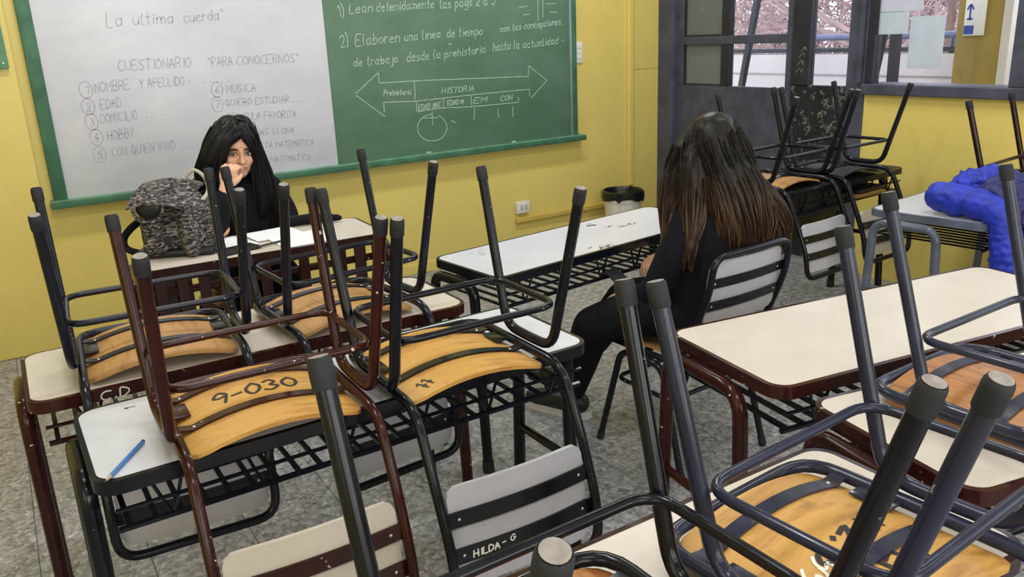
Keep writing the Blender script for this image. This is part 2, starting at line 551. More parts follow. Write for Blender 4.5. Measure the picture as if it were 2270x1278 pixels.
# ------------------------------------------------------------------ handwriting
GL = {
    'A': '0,0 3,10 6,0;1,4 5,4', 'B': '0,0 0,10 4,10 5,8 4,5.5 0,5;4,5.5 6,3 4,0 0,0', 'C': '6,9 3,10 0,7 0,3 3,0 6,1', 'D': '0,0 0,10 3,10 6,7 6,3 3,0 0,0',
    'E': '6,10 0,10 0,0 6,0;0,5 4,5', 'F': '6,10 0,10 0,0;0,5 4,5', 'G': '6,9 3,10 0,7 0,3 3,0 6,2 6,5 4,5', 'H': '0,0 0,10;6,0 6,10;0,5 6,5', 'I': '2,0 2,10',
    'J': '5,10 5,2 3,0 0,1', 'K': '0,0 0,10;6,10 0,5 6,0', 'L': '0,10 0,0 5,0', 'M': '0,0 0,10 3.5,4 7,10 7,0', 'N': '0,0 0,10 6,0 6,10', 'O': '3,10 0,7 0,3 3,0 6,3 6,7 3,10',
    'P': '0,0 0,10 4,10 6,8 4,5 0,5', 'Q': '3,10 0,7 0,3 3,0 6,3 6,7 3,10;4,3 7,-1', 'R': '0,0 0,10 4,10 6,8 4,5 0,5;3,5 6,0', 'S': '6,9 3,10 0,8 3,5 6,2 3,0 0,1',
    'T': '0,10 6,10;3,10 3,0', 'U': '0,10 0,3 3,0 6,3 6,10', 'V': '0,10 3,0 6,10', 'Y': '0,10 3,5 6,10;3,5 3,0', 'Z': '0,10 6,10 0,0 6,0',
    'a': '5,5 2,6 0,3 2,0 5,2;5,6 5,1 6,0', 'b': '0,10 0,0;0,2 3,6 5,3 3,0 0,1', 'c': '5,5 2,6 0,3 2,0 5,1', 'd': '5,4 2,6 0,3 2,0 5,2;5,10 5,0', 'e': '0,3 5,4 3,6 0,4 0,2 2,0 5,1',
    'g': '5,5 2,6 0,3 2,1 5,3;5,6 5,-3 2,-4 0,-3', 'h': '0,10 0,0;0,4 3,6 5,4 5,0', 'i': '1,6 1,0;1,8 1.3,8.6', 'l': '1,10 0,5 1,0 2,0', 'm': '0,6 0,0;0,4 2,6 4,4 4,0;4,4 6,6 8,4 8,0',
    'n': '0,6 0,0;0,4 3,6 5,4 5,0', 'o': '3,6 0,4 0,2 3,0 5,2 5,4 3,6', 'p': '0,6 0,-4;0,4 3,6 5,3 3,0 0,1', 'r': '0,6 0,0;0,4 2,6 4,5.5', 's': '4,5 2,6 0,4.5 4,2 2,0 0,1',
    't': '2,10 2,1 4,0;0,6.5 4,6.5', 'u': '0,6 0,2 2,0 5,2;5,6 5,0', 'j': '3,6 3,-3 0,-4', 'v': '0,6 2,0 5,6',
    '0': '3,10 0,7 0,3 3,0 6,3 6,7 3,10', '1': '1,8 3,10 3,0', '2': '0,8 3,10 6,8 5,5 0,0 6,0', '3': '0,9 3,10 5,8 3,5.5 6,3 3,0 0,1', '4': '4,0 4,10 0,4 6,4', '5': '6,10 1,10 0,6 4,6 6,3 3,0 0,1',
    '6': '5,10 1,6 0,3 3,0 6,3 3,5 0,3', '7': '0,10 6,10 2,0', '9': '6,6 3,5 0,7 3,10 6,8 6,6 5,0', '.': '1,0 1.6,0.5', ':': '1,1 1.6,1.5;1,5 1.6,5.5', '"': '0,10 0.6,7.5;2,10 2.6,7.5', '-': '0,4 4,4', ')': '0,12 2,6 1,-2', '?': '0,8 3,10 5,8 2,4 2,3;2,0 2.4,0.6', '/': '0,-1 4,11',
}


def text_strokes(txt, gap=2.6, slant=0.12, jit=0.35, seed=0):
    rnd = random.Random(hash(txt) % 1000 if seed is None else seed)
    x = 0; out = []
    for ch in txt:
        if ch == ' ': x += 5; continue
        w = 0
        for st in GL[ch].split(';'):
            P = [tuple(map(float, q.split(','))) for q in st.split(' ')]
            w = max(w, max(p[0] for p in P))
            out.append([(x + p[0] + slant * p[1] + rnd.uniform(-jit, jit), p[1] + rnd.uniform(-jit, jit)) for p in P])
        x += w + gap
    return out, x - gap


def ribbons(mb, strokes, fn, th, lift):
    """flat print: ribbons with a hair of thickness; fn(u,v,h) -> point"""
    for st in strokes:
        P = [Vector((p[0], p[1], 0)) for p in st]
        if len(P) > 2: P = spline(P, 3)
        L = []
        for i, p in enumerate(P):
            t = (P[min(i + 1, len(P) - 1)] - P[max(i - 1, 0)])
            t = t.normalized() if t.length > 1e-9 else Vector((1, 0, 0))
            nrm = Vector((-t.y, t.x, 0)) * th / 2
            if i == 0: p = p - t * th / 2
            if i == len(P) - 1: p = p + t * th / 2
            L.append((p + nrm, p - nrm))
        vs = []; fs = []
        for a, b in L:
            vs += [fn(a.x, a.y, lift), fn(b.x, b.y, lift)]
        for i in range(len(L) - 1):
            fs.append((2 * i, 2 * i + 1, 2 * i + 3, 2 * i + 2))
        mb.add(vs, fs)
    return mb


def write_words(name, mat, par, txt, p0, p1, h, fn, th, seed=0, slant=.12):
    st, w = text_strokes(txt, 2.6, slant, seed=seed)
    dx, dy = p1[0] - p0[0], p1[1] - p0[1]; L = math.hypot(dx, dy); ux, uy = dx / L, dy / L; sx = L / max(w, 1); sy = h / 10
    words = txt.split(' '); k = 0
    for wd_ in words:
        n_ = sum(len(GL[c].split(';')) for c in wd_)
        if set(wd_) == {'.'}:
            groups = [[q] for q in st[k:k + n_]]
        else: groups = [st[k:k + n_]]
        k += n_
        for g in groups:
            S2 = [[(p0[0] + ux * q[0] * sx - uy * q[1] * sy, p0[1] + uy * q[0] * sx + ux * q[1] * sy) for q in t] for t in g]
            obj(name, ribbons(MB(), S2, fn, th, .0008), mat, par, False)


def write(mb, txt, p0, p1, h, fn, th, lift=0.0008, seed=0, gap=2.6, slant=0.12):
    st, w = text_strokes(txt, gap, slant, seed=seed)
    dx, dy = p1[0] - p0[0], p1[1] - p0[1]
    L = math.hypot(dx, dy); ux, uy = dx / L, dy / L
    sx = L / max(w, 1); sy = h / 10
    S2 = [[(p0[0] + ux * q[0] * sx - uy * q[1] * sy, p0[1] + uy * q[0] * sx + ux * q[1] * sy) for q in s] for s in st]
    return ribbons(mb, S2, fn, th, lift)


# ------------------------------------------------------------------ the room
YF, XR, XL, YB_, ZC = 4.84, 4.406, -1.7, -2.6, 3.2
fl = struct('floor', MB().box(XL - .1, XR + .15, YB_ - .1, YF + .1, -0.12, -0.006), M['grout'])
tile_bm = MB().box(-.1516, .1516, -.1492, .1492, -0.006, 0.0, 0.0015).mesh('tile', M['tile'], False)
rest = MB()
xs = [0.47 - .305 * 6 + .305 * i + .1525 for i in range(-1, 20)]
ys = [1.853 + .3 * i + .15 for i in range(-16, 10)]
for x in xs:
    for y in ys:
        if x < XL or x > XR or y > YF + .05 or y < YB_: continue
        if x > -0.8 and y > 0.9:
            t = link('tile', tile_bm, fl, (x, y, 0))
        else:
            rest.box(x - .1505, x + .1505, y - .1485, y + .1485, -0.006, 0)
rs_ = obj('tile_field', rest, M['tile'], fl, False); rs_['kind'] = 'stuff'

struct('wall_front', MB().box(XL, XR + .02, YF, YF + .15, 0, ZC), M['wall'])
struct('trim_1', MB().box(XL, 0.135, YF - .045, YF, 0, ZC, .006), M['wall'])
struct('wall_left', MB().box(XL - .15, XL, YB_, YF + .15, 0, ZC), M['wall'])
struct('wall_back', MB().box(XL, XR, YB_ - .15, YB_, 0, ZC), M['wall'])
struct('ceiling', MB().box(XL - .15, XR + .15, YB_ - .15, YF + .15, ZC, ZC + .12), M['ceil'])
struct('wall_right', MB().box(XR, XR + .15, YB_, 3.155, 0, 1.088).box(XR, XR + .15, YB_, YF + .15, 2.62, ZC), M['wall'])
# pipe casing on the front wall and the panel seam beside it
struct('trim_2', MB().box(4.085, 4.135, YF - .028, YF, 0.36, ZC, .008), M['wall'])
struct('trim_3', MB().box(4.14, 4.40, YF - .006, YF, 1.226, 2.7, .002).box(4.14, 4.40, YF - .006, YF, 0.0, 1.22, .002), M['wall'])
struct('baseboard_front', MB().box(0.135, 4.38, YF - .012, YF, 0, .07, .003), M['wall'])
# surface cable duct along the front wall
struct('trim_4', MB().box(3.055, 3.86, YF - .028, YF, .225, .262, .006), M['cordyellow'])

# door, side leaf and window wall ------------------------------------
PX = XR + .03
dr = struct('door_1', MB().box(PX, PX + .045, 3.63, 4.675, 0.01, 1.10, .004), M['steel'])
struct('door_frame', MB().box(XR - .015, XR + .12, 4.675, YF - .0005, 0, 2.62, .004).box(XR - .01, XR + .1, 3.04, 4.675, 2.5, 2.62, .004), M['steel'], dr)
struct('door_stile', MB().box(PX - .003, PX + .048, 4.61, 4.675, 1.10, 2.5, .004), M['steel'], dr)
struct('door_stile', MB().box(PX - .003, PX + .048, 3.63, 3.68, 1.10, 2.5, .004), M['steel'], dr)
struct('door_mullion', MB().box(PX + .001, PX + .046, 4.165, 4.245, 1.10, 2.5, .004), M['steeldk'], dr)
for z in (1.39, 1.775, 2.16):
    struct('door_rail', MB().box(PX - .003, PX + .048, 3.68, 4.61, z - .004, z + .052, .004), M['steel'], dr)
for z0, z1 in ((1.10, 1.386), (1.442, 1.771), (1.827, 2.156), (2.212, 2.5)):
    struct('frosted_pane', MB().box(PX + .018, PX + .024, 4.245, 4.61, z0, z1), M['frost'], dr)
    struct('glass_pane', MB().box(PX + .018, PX + .024, 3.68, 4.165, z0, z1), M['glass'], dr)
    struct('glazing_bead', MB().box(PX + .004, PX + .018, 4.245, 4.60, z0, z0 + .012).box(PX + .004, PX + .018, 4.598, 4.61, z0, z1), M['steeldk'], dr)
d2 = struct('door_2', MB().box(PX - .012, PX + .035, 3.20, 3.625, 0.01, 1.125, .004), M['scratched'])
struct('door_stile', MB().box(PX - .02, PX + .04, 3.49, 3.625, 1.125, 2.5, .004), M['steeldk'], d2)
struct('glass_pane', MB().box(PX + .01, PX + .016, 3.20, 3.49, 1.125, 2.5), M['glass'], d2)
struct('door_rail', MB().box(PX - .012, PX + .035, 3.20, 3.49, 1.88, 1.93, .004), M['steeldk'], d2)
scr = MB(); rnd = random.Random(5)
fnr = lambda u, v, h: (PX - .0125 - h, -u, v)
for k in range(26):
    u0, v0 = -3.3 + rnd.uniform(-.09, .07), rnd.uniform(.78, 1.08)
    ribbons(scr, [[(u0 + rnd.uniform(-.03, .03), v0 + rnd.uniform(-.025, .025)) for _ in range(4)]], fnr, .003, .0006)
obj('scratched_graffiti', scr, M['capend'], d2, False)
scr = MB()
fnr2 = lambda u, v, h: (PX - .0205 - h, -u, v)
for k, (v0, hh) in enumerate(((1.20, .03), (1.245, .034), (1.295, .03), (1.335, .025))):
    ribbons(scr, [[(-3.585 + .012 * k, v0), (-3.555 + .012 * k, v0 + hh), (-3.54 + .01 * k, v0 + .004), (-3.53, v0 + hh)]], fnr2, .004, .0006)
obj('scratched_graffiti', scr, M['capend'], d2, False)
# frame post between the leaf and the window
struct('trim_5', MB().box(XR - .012, XR + .12, 3.075, 3.198, 0, 2.62, .004).box(XR - .03, XR - .012, 3.09, 3.12, 1.15, 2.5, .003), M['steel'])
w1 = struct('window_1', MB().box(XR - .045, XR + .15, YB_ + .3, 3.075, 1.088, 1.148, .006), M['steel'])
struct('window_frame', MB().box(XR - .012, XR + .06, 3.03, 3.075, 1.148, 2.62, .004).box(XR - .012, XR + .06, YB_ + .3, 3.03, 2.5, 2.62, .004), M['steeldk'], w1)
struct('window_mullion', MB().box(XR - .02, XR + .07, 2.19, 2.262, 1.148, 2.5, .004), M['steel'], w1)
struct('window_sash', MB().box(XR - .005, XR + .04, 1.2, 2.19, 1.148, 1.19, .003).box(XR - .005, XR + .04, 2.15, 2.19, 1.19, 2.5, .003).box(XR - .005, XR + .04, 1.16, 1.2, 1.148, 2.5, .003), M['steel'], w1)
struct('window_mullion', MB().box(XR - .02, XR + .07, .2, .26, 1.148, 2.5, .004), M['steel'], w1)
struct('glass_pane', MB().box(XR + .02, XR + .026, 2.262, 3.03, 1.148, 2.5), M['glass'], w1)
struct('glass_pane', MB().box(XR + .02, XR + .026, 1.2, 2.15, 1.19, 2.5), M['glass'], w1)
struct('glass_pane', MB().box(XR + .02, XR + .026, .26, 1.16, 1.148, 2.5), M['glass'], w1)
struct('glass_pane', MB().box(XR + .02, XR + .026, YB_ + .3, .2, 1.148, 2.5), M['glass'], w1)

# papers taped on the window
def wpaper(name, y0, y1, z0, z1, mat, label):
    mb = MB().box(XR + .014, XR + .0185, y0, y1, z0, z1)
    o = obj(name, mb, mat, None, False); tag(o, label, 'paper'); return o
wpaper('taped_paper', 2.775, 3.028, 1.542, 1.80, M['wpaper'], 'white sheet taped highest on the window pane, beside the window post')
wpaper('taped_paper', 2.85, 3.028, 1.421, 1.540, M['bluepaper'], 'small pale blue sheet taped under the white one on the window pane')
p3 = wpaper('taped_paper', 2.64, 2.835, 1.235, 1.512, M['bluepaper'], 'tall pale blue sheet taped in the middle of the window pane')
p3.rotation_euler = (0, 0, 0)

# outside: gallery, parapet, rail, trees ------------------------------
struct('floor_gallery', MB().box(XR + .15, 7.0, -3, 9.5, -.15, -.02), M['concrete'])
par = struct('wall_parapet', MB().box(6.6, 6.75, -3, 9.5, -.02, 1.21), M['concrete'])
struct('wall_joint', MB().box(6.592, 6.6, -3, 9.5, 1.02, 1.032), M['concrete2'], par)
tr = tag(obj('parapet_rail', MB().tube([(6.66, -3, 1.355), (6.66, 9.5, 1.355)], .028, 8), M['rail']), 'blue grey tube rail running along the gallery parapet outside', 'railing')
obj('lower_rail', MB().box(6.60, 6.72, -3, 9.5, 1.225, 1.262), M['steeldk'], tr)
for k in range(8):
    obj('rail_post', MB().tube([(6.66, -2.5 + 1.6 * k, 1.21), (6.66, -2.5 + 1.6 * k, 1.355)], .02, 6), M['rail'], tr)
pil = struct('wall_pillar', MB().box(6.15, 6.55, 3.24, 3.58, -.02, 3.4), M['olive'])
struct('lit_edge', MB().box(6.13, 6.56, 3.19, 3.25, -.02, 3.4), M['cream'], pil)  # cream strip: light on the pillar's side put into the colour
sg = thing('wall_sign', 'white sign with blue square and arrow on the yellow pillar outside the window', 'sign', (6.145, 3.45, 1.44))
obj('sign_plate', MB().box(-.012, 0, -.075, .075, -.085, .165, .004), M['plastic'], sg)
obj('blue_square', MB().box(-.014, -.0125, .0, .07, -.075, -.015), M['signblue'], sg, False)
sm = MB(); fns = lambda u, v, h: (-.0125 - h, -u, v)
ribbons(sm, [[(-.035, .03), (-.035, .12)], [(-.055, .10), (-.035, .13), (-.015, .10)], [(-.05, .03), (-.02, .03)]], fns, .012, .001)
obj('arrow_print', sm, M['signblue'], sg, False)
br = tag(obj('steel_brace', MB().box(-.03, .03, -.028, .028, 0, 2.9), M['steeldk'], None, False, (5.7, 3.76, -.02), (0.0, 0, 0)), 'upright black steel post of the gallery seen under the papers', 'post')
br2 = tag(obj('steel_brace', MB().box(-.03, .03, -.032, .032, 0, 2.9), M['steeldk'], None, False, (5.7, 4.10, -.02), (math.radians(9), 0, 0)), 'slanting black steel brace beside the upright gallery post', 'post')
br3 = tag(obj('steel_brace', MB().box(-.025, .025, -.022, .022, 0, 3.2), M['steeldk'], None, False, (5.9, 5.57, -.02), (math.radians(11), 0, 0)), 'slanting grey steel brace seen through the clear door panes', 'post')


def bare_tree(x, y, h, seed, label, group=None):
    rnd = random.Random(seed)
    r = thing('bare_tree', label, 'tree', (x, y, -3.0), (0, 0, 0), 'bare trees beyond the gallery')
    tk = MB(); tw = MB()

    def grow(p, d, L, rad, lev):
        pts = [p]; q = p.copy(); dd = d.copy()
        for k in range(4):
            dd = (dd + Vector((rnd.uniform(-.25, .25), rnd.uniform(-.25, .25), rnd.uniform(-.05, .2)))).normalized()
            q = q + dd * L / 4; pts.append(q.copy())
        (tk if lev < 2 else tw).tube(pts, [rad * (1 - .5 * i / 4) for i in range(5)], 5 if lev < 2 else 3, caps=False)
        if lev >= 5: return
        for k in range(4 if lev < 4 else 3):
            a = rnd.uniform(0, 2 * PI); sp = rnd.uniform(.45, .95)
            o = dd.orthogonal().normalized(); o.rotate(Quaternion(dd, a))
            grow(pts[rnd.choice((2, 3, 4))], (dd * (1 - sp * .5) + o * sp).normalized(), L * rnd.uniform(.55, .75), rad * .5, lev + 1)
    grow(Vector((0, 0, 0)), Vector((0, 0, 1)), h * .42, .16, 0)
    obj('trunk', tk, M['bark'], r)
    f = obj('twigs', tw, M['twig'], r, False); f['kind'] = 'stuff'


bare_tree(12.4, 12.2, 8.2, 1, 'bare pinkish tree outside, behind the two clear door panes')
bare_tree(12.6, 9.0, 8.4, 2, 'bare tree with a forked trunk outside, behind the side leaf glass')
bare_tree(12.2, 6.4, 8.0, 3, 'bare tree outside, behind the papers on the window')
bare_tree(16.5, 15.5, 9, 4, 'farther bare tree outside, behind the clear door panes')
bare_tree(16.8, 10.6, 9, 5, 'farther bare tree outside, behind the window post')
tk = MB(); rnd = random.Random(77)
for k in range(12000):
    p = Vector((rnd.uniform(17.5, 23), rnd.uniform(3, 30), -3 + abs(rnd.gauss(0, 3.4))))
    d = Vector((rnd.uniform(-1, 1), rnd.uniform(-1, 1), rnd.uniform(-.2, 1.4))).normalized() * rnd.uniform(.6, 1.5)
    tk.tube([p, p + d * .5 + Vector((0, rnd.uniform(-.1, .1), 0)), p + d], [.030, .024, .010], 3, caps=False)
tko = tag(obj('thicket', tk, M['twig'], None, False), 'distant pinkish thicket of bare branches behind the trees outside', 'thicket'); tko['kind'] = 'stuff'
struct('ground', MB().box(7, 60, -40, 60, -3.2, -3.0), M['ground'])

# ceiling lamps (out of frame, they light the room)
for i, (x, y) in enumerate(LAMPS):
    t = thing('ceiling_lamp', 'white fluorescent ceiling lamp, %s row, %s' % (('left', 'right')[i // 3], ('nearest the board', 'middle of the room', 'back of the room')[i % 3]), 'lamp', (x, y, ZC), (0, 0, 0), 'fluorescent ceiling lamps')
    obj('lamp_housing', MB().box(-.64, .64, -.12, .12, -.07, 0, .01), M['plastic'], t)
    for s in (-.05, .05):
        obj('lamp_tube', MB().tube([(-.6, s, -.088), (.6, s, -.088)], .013, 8), M['glow'], t)

# ------------------------------------------------------------------ the board
bd = thing('classroom_board', 'long green-framed board, left half whiteboard and right half chalkboard, on yellow wall', 'board', (0, YF, 0))
ky = -.025
def bz(z): return CAMZ + (z - CAMZ) * 0.994
obj('white_panel', MB().box(.25, 1.762, -.030, -.012, .80, 2.0, .001), M['wb'], bd)
obj('green_panel', MB().box(1.762, 3.55, -.022, -.006, .80, 2.0, .001), M['gb'], bd)
obj('frame_rail', MB().box(.186, .252, -.045, 0, .79, 2.06, .006), M['gframe'], bd)
obj('frame_rail', MB().box(3.545, 3.597, -.045, 0, .79, 2.06, .006), M['gframe'], bd)
obj('frame_rail', MB().box(.186, 3.597, -.045, 0, 2.0, 2.06, .006), M['gframe'], bd)
obj('metal_strip', MB().box(3.538, 3.552, -.047, -.02, .80, 2.0, .002), M['alu'], bd)
ty = obj('chalk_tray', MB().box(.165, 3.64, -.085, 0, .765, .785, .006).box(.165, 3.64, -.088, -.076, .765, .80, .004), M['gframe'], bd)
obj('tray_top', MB().box(.17, 3.635, -.075, -.002, .785, .803, .003), M['gtray'], bd)
WB = [('La', 0.586, 1.659, 0.662, 1.66, 0.074), ('ultima', 0.716, 1.665, 0.919, 1.667, 0.063), ('cuerda"', 0.972, 1.668, 1.183, 1.675, 0.063), ('CUESTIONARIO', 0.606, 1.437, 0.973, 1.436, 0.056), ('"PARA', 1.067, 1.43, 1.199, 1.432, 0.054), ('CONOCERNOS"', 1.226, 1.431, 1.578, 1.428, 0.051), ('NOMBRE', 0.477, 1.335, 0.643, 1.342, 0.053), ('Y APELLIDO :', 0.696, 1.345, 0.953, 1.343, 0.047), ('.....', 1.026, 1.345, 1.167, 1.346, 0.034), ('EDAD', 0.491, 1.25, 0.587, 1.256, 0.05), ('DOMICILIO :', 0.478, 1.176, 0.684, 1.184, 0.05), ('.....', 0.697, 1.182, 0.815, 1.191, 0.033), ('HOBBY', 0.496, 1.084, 0.628, 1.09, 0.052), ('CON QUIEN VIVO', 0.504, 0.997, 0.825, 1.003, 0.052), ('...', 0.844, 1.001, 0.892, 1.003, 0.033), ('MUSICA', 1.148, 1.28, 1.309, 1.28, 0.048), ('QUIERO ESTUDIAR', 1.131, 1.211, 1.496, 1.204, 0.039), ('....', 1.51, 1.203, 1.606, 1.2, 0.029), ('PELICULA FAVORITA', 1.132, 1.13, 1.529, 1.115, 0.042), ('BAJAS SI ONA', 1.229, 1.034, 1.504, 1.022, 0.039), ('GUSTA MATEMATICA', 1.25, 0.953, 1.618, 0.937, 0.039), ('EN MATEMATICA', 1.279, 0.868, 1.588, 0.853, 0.039), ('.....', 1.608, 0.851, 1.70, 0.851, 0.028)]
CIRC = [('1', 0.433, 1.352), ('2', 0.429, 1.267), ('3', 0.432, 1.188), ('4', 0.442, 1.107), ('5', 0.442, 1.016), ('6', 1.096, 1.304), ('7', 1.087, 1.225)]
CB = [('1)', 1.86, 1.669, 1.895, 1.678, 0.066), ('Lean', 1.931, 1.687, 2.077, 1.693, 0.057), ('detenidamente', 2.106, 1.695, 2.496, 1.706, 0.052), ('las pags 2 a 5', 2.543, 1.7, 2.95, 1.717, 0.057), ('2)', 1.856, 1.496, 1.903, 1.504, 0.071), ('Elaboren', 1.952, 1.502, 2.241, 1.51, 0.066), ('una linea', 2.278, 1.514, 2.53, 1.525, 0.055), ('de tiempo', 2.579, 1.523, 2.842, 1.529, 0.056), ('con las concepciones', 2.982, 1.54, 3.477, 1.572, 0.045), ('de trabajo', 1.925, 1.379, 2.218, 1.389, 0.053), ('desde la', 2.283, 1.388, 2.521, 1.397, 0.058), ('prehistoria', 2.554, 1.398, 2.86, 1.416, 0.05), ('hasta la', 2.919, 1.422, 3.127, 1.429, 0.055), ('actualidad -', 3.157, 1.428, 3.497, 1.447, 0.049), ('Prehistoria', 2.106, 1.195, 2.297, 1.187, 0.033), ('HISTORIA', 2.516, 1.175, 2.753, 1.174, 0.037), ('EDAD ANT', 2.341, 1.084, 2.501, 1.092, 0.033), ('EDAD M', 2.552, 1.097, 2.67, 1.098, 0.031), ('EM', 2.752, 1.093, 2.849, 1.097, 0.034), ('CON', 2.961, 1.091, 3.052, 1.095, 0.035)]
PL = [[[2.085, 1.337], [1.924, 1.222]], [[2.085, 1.337], [2.083, 1.272]], [[2.083, 1.272], [2.324, 1.269]], [[2.324, 1.269], [3.192, 1.24]], [[3.192, 1.24], [3.2, 1.311]], [[3.2, 1.311], [3.347, 1.203]], [[3.347, 1.203], [3.215, 1.094]], [[3.201, 1.107], [3.198, 1.153]], [[3.198, 1.153], [2.734, 1.15]], [[2.734, 1.15], [2.329, 1.142]], [[2.329, 1.142], [2.102, 1.153]], [[2.102, 1.153], [2.101, 1.094]], [[1.923, 1.209], [2.102, 1.066]], [[2.324, 1.269], [2.322, 1.157]], [[2.329, 1.142], [2.328, 1.075]], [[2.328, 1.075], [2.484, 1.085]], [[2.484, 1.085], [2.734, 1.073]], [[2.734, 1.073], [3.106, 1.072]], [[3.106, 1.072], [3.106, 1.103]], [[2.526, 1.144], [2.522, 1.09]], [[2.734, 1.146], [2.734, 1.073]], [[2.437, 1.065], [2.433, 0.986]], [[2.373, 1.031], [2.475, 1.025]], [[2.755, 1.06], [2.746, 0.986]], [[2.936, 1.044], [2.941, 0.983]], [[3.057, 1.049], [3.057, 0.98]], [[3.296, 1.80], [3.288, 1.604]], [[3.336, 1.80], [3.33, 1.625]], [[3.139, 1.692], [3.203, 1.7]], [[3.173, 1.643], [3.221, 1.647]], [[3.355, 1.711], [3.44, 1.711]], [[3.391, 1.657], [3.448, 1.653]], [[2.574, 0.996], [2.601, 0.981]], [[2.587, 1.48], [2.612, 1.482]], [[2.484, 1.036], [2.507, 1.02], [2.524, 1.0], [2.535, 0.977], [2.537, 0.953], [2.531, 0.93], [2.517, 0.91], [2.497, 0.893], [2.471, 0.882], [2.443, 0.878], [2.413, 0.88], [2.385, 0.888], [2.36, 0.902], [2.341, 0.921], [2.328, 0.943], [2.323, 0.966], [2.326, 0.989], [2.337, 1.01], [2.355, 1.028], [2.378, 1.041], [2.405, 1.048], [2.434, 1.049]]]
fw_ = lambda u, v, h: (u, -.030 - h, v)
for i, (t, x0, z0, x1, z1, h) in enumerate(WB):
    write_words('marker_writing', M['marker'], bd, t, (x0, z0), (x1, z1), h * .92, fw_, .0036, i)
for i, (t, x, z) in enumerate(CIRC):
    mb = MB(); write(mb, t, (x - .009, z - .022), (x + .009, z - .022), .042, fw_, .004, seed=i)
    ribbons(mb, [[(x + .031 * math.cos(a), z + .042 * math.sin(a)) for a in [k * PI / 8 for k in range(17)]]], fw_, .0035, .0008)
    obj('circled_number', mb, M['marker'], bd, False)
fg_ = lambda u, v, h: (u, -.022 - h, v)
for i, (t, x0, z0, x1, z1, h) in enumerate(CB):
    write_words('chalk_writing', M['chalk'], bd, t, (x0, z0), (x1, z1), h * .95, fg_, .0042, i + 40, .2)
for pl_ in PL:
    obj('chalk_line', ribbons(MB(), [pl_], fg_, .0040, .0008), M['chalk'], bd, False)
for x in (2.36, 3.02):
    tag(obj('chalk_stub', MB().tube([(x, YF - .05, .8095), (x + .035, YF - .045, .8095)], .0055, 8), M['chalk']), 'short white chalk stub lying on the board tray, %s' % ('left one' if x < 2.6 else 'right one'), 'chalk')
nb = thing('notice_board', 'corner of a smaller green board at the far left of the front wall', 'board', (-.38, YF - .045, 1.9))
obj('board_panel', MB().box(-.45, .455, -.018, 0, -.37, .42), M['gb'], nb, False)
obj('frame_rail', MB().box(.445, .488, -.03, 0, -.42, .45, .005), M['gtray'], nb)
obj('frame_rail', MB().box(-.5, .445, -.03, 0, -.42, -.37, .005), M['gframe'], nb)
obj('frame_rail', MB().box(-.5, .488, -.03, 0, .42, .46, .005), M['gframe'], nb)
obj('screw', MB().ell((.466, -.031, -.395), (.007, .003, .007), 8, 5), M['screw'], nb)
sw = thing('switch_plate', 'white light switch plate right of the chalkboard', 'switch', (3.640, YF, 1.378))
obj('plate', MB().box(-.033, .033, -.012, 0, -.075, .07, .004), M['plastic'], sw)
for z in (-.035, .0, .035): obj('rocker', MB().box(-.014, .014, -.016, -.011, z - .013, z + .013, .002), M['plastic'], sw)
ot = thing('wall_outlet', 'white power outlet on the yellow wall above the cable duct', 'outlet', (3.11, YF, .335))
obj('plate', MB().box(-.055, .055, -.03, 0, -.042, .042, .005), M['plastic'], ot)
for x in (-.014, .022):
    obj('socket', MB().box(x - .012, x + .012, -.032, -.0295, -.018, .018, .002), M['greylam'], ot)

# waste bucket
bk = thing('waste_bucket', 'white plastic bucket with a black bin liner in the front right corner', 'bucket', (3.845, 4.60, .0), )
bk.scale = (1.08, 1.08, 1.14)
obj('bucket_body', MB().lathe([(.0, 0), (.10, 0), (.105, .01), (.125, .27), (.13, .275), (.13, .30), (.136, .305), (.136, .325), (.128, .33), (.122, .32), (.10, .015), (0, .012)], 28), M['plastic'], bk)
mb = MB()
prof = [(.08, .10), (.112, .24), (.118, .325), (.128, .345), (.143, .338), (.146, .31), (.141, .285)]
vs = []; n = 36
rnd = random.Random(3)
ph = [rnd.uniform(-1, 1) for _ in range(n)]
for i, (r, z) in enumerate(prof):
    for j in range(n):
        a = 2 * PI * j / n; w = .006 * ph[j] * (i / 6)
        vs.append(((r + w) * math.cos(a), (r + w) * math.sin(a), z + (.02 * ph[(j * 5) % n] if i == 6 else 0)))
mb.add(vs, [(i * n + j, i * n + (j + 1) % n, (i + 1) * n + (j + 1) % n, (i + 1) * n + j) for i in range(6) for j in range(n)])
obj('bin_liner', mb, M['bag'], bk)

# ------------------------------------------------------------------ school chairs
SH = 0.45
def up_(a, b, zi): return (a, b, SH - zi)
_cache = {}
def cached(key, fn):
    if key not in _cache: _cache[key] = fn()
    return _cache[key]


def seat_zi(a): return .012 + .030 * (1 - (a / .175) ** 2)


def board_curve(w, h, r, thick, fn, nx=14):
    """rounded rectangle plate bent by fn(x,y,t) ; t in 0..1 through thickness"""
    o = []
    def halfh(x):
        e = abs(x) - (w / 2 - r)
        return h / 2 if e <= 0 else h / 2 - r + math.sqrt(max(0, r * r - e * e))
    xs_ = [-w / 2 + .0005 + (w - .001) * (0.5 - 0.5 * math.cos(PI * i / (nx - 1))) for i in range(nx)]
    ny = 6; vs = []; fs = []
    for t in (0, 1):
        for x in xs_:
            hh = halfh(x)
            for j in range(ny): vs.append(fn(x, -hh + 2 * hh * j / (ny - 1), t))
    N = nx * ny
    for i in range(nx - 1):
        for j in range(ny - 1):
            a = i * ny + j
            fs.append((a, a + ny, a + ny + 1, a + 1)); fs.append((N + a, N + a + 1, N + a + ny + 1, N + a + ny))
    def side(L):
        for p, q in zip(L[:-1], L[1:]): fs.append((p, q, N + q, N + p))
    side([j for j in range(ny)][::-1]); side([(nx - 1) * ny + j for j in range(ny)])
    side([i * ny for i in range(nx)]); side([i * ny + ny - 1 for i in range(nx)][::-1])
    return MB().add(vs, fs)


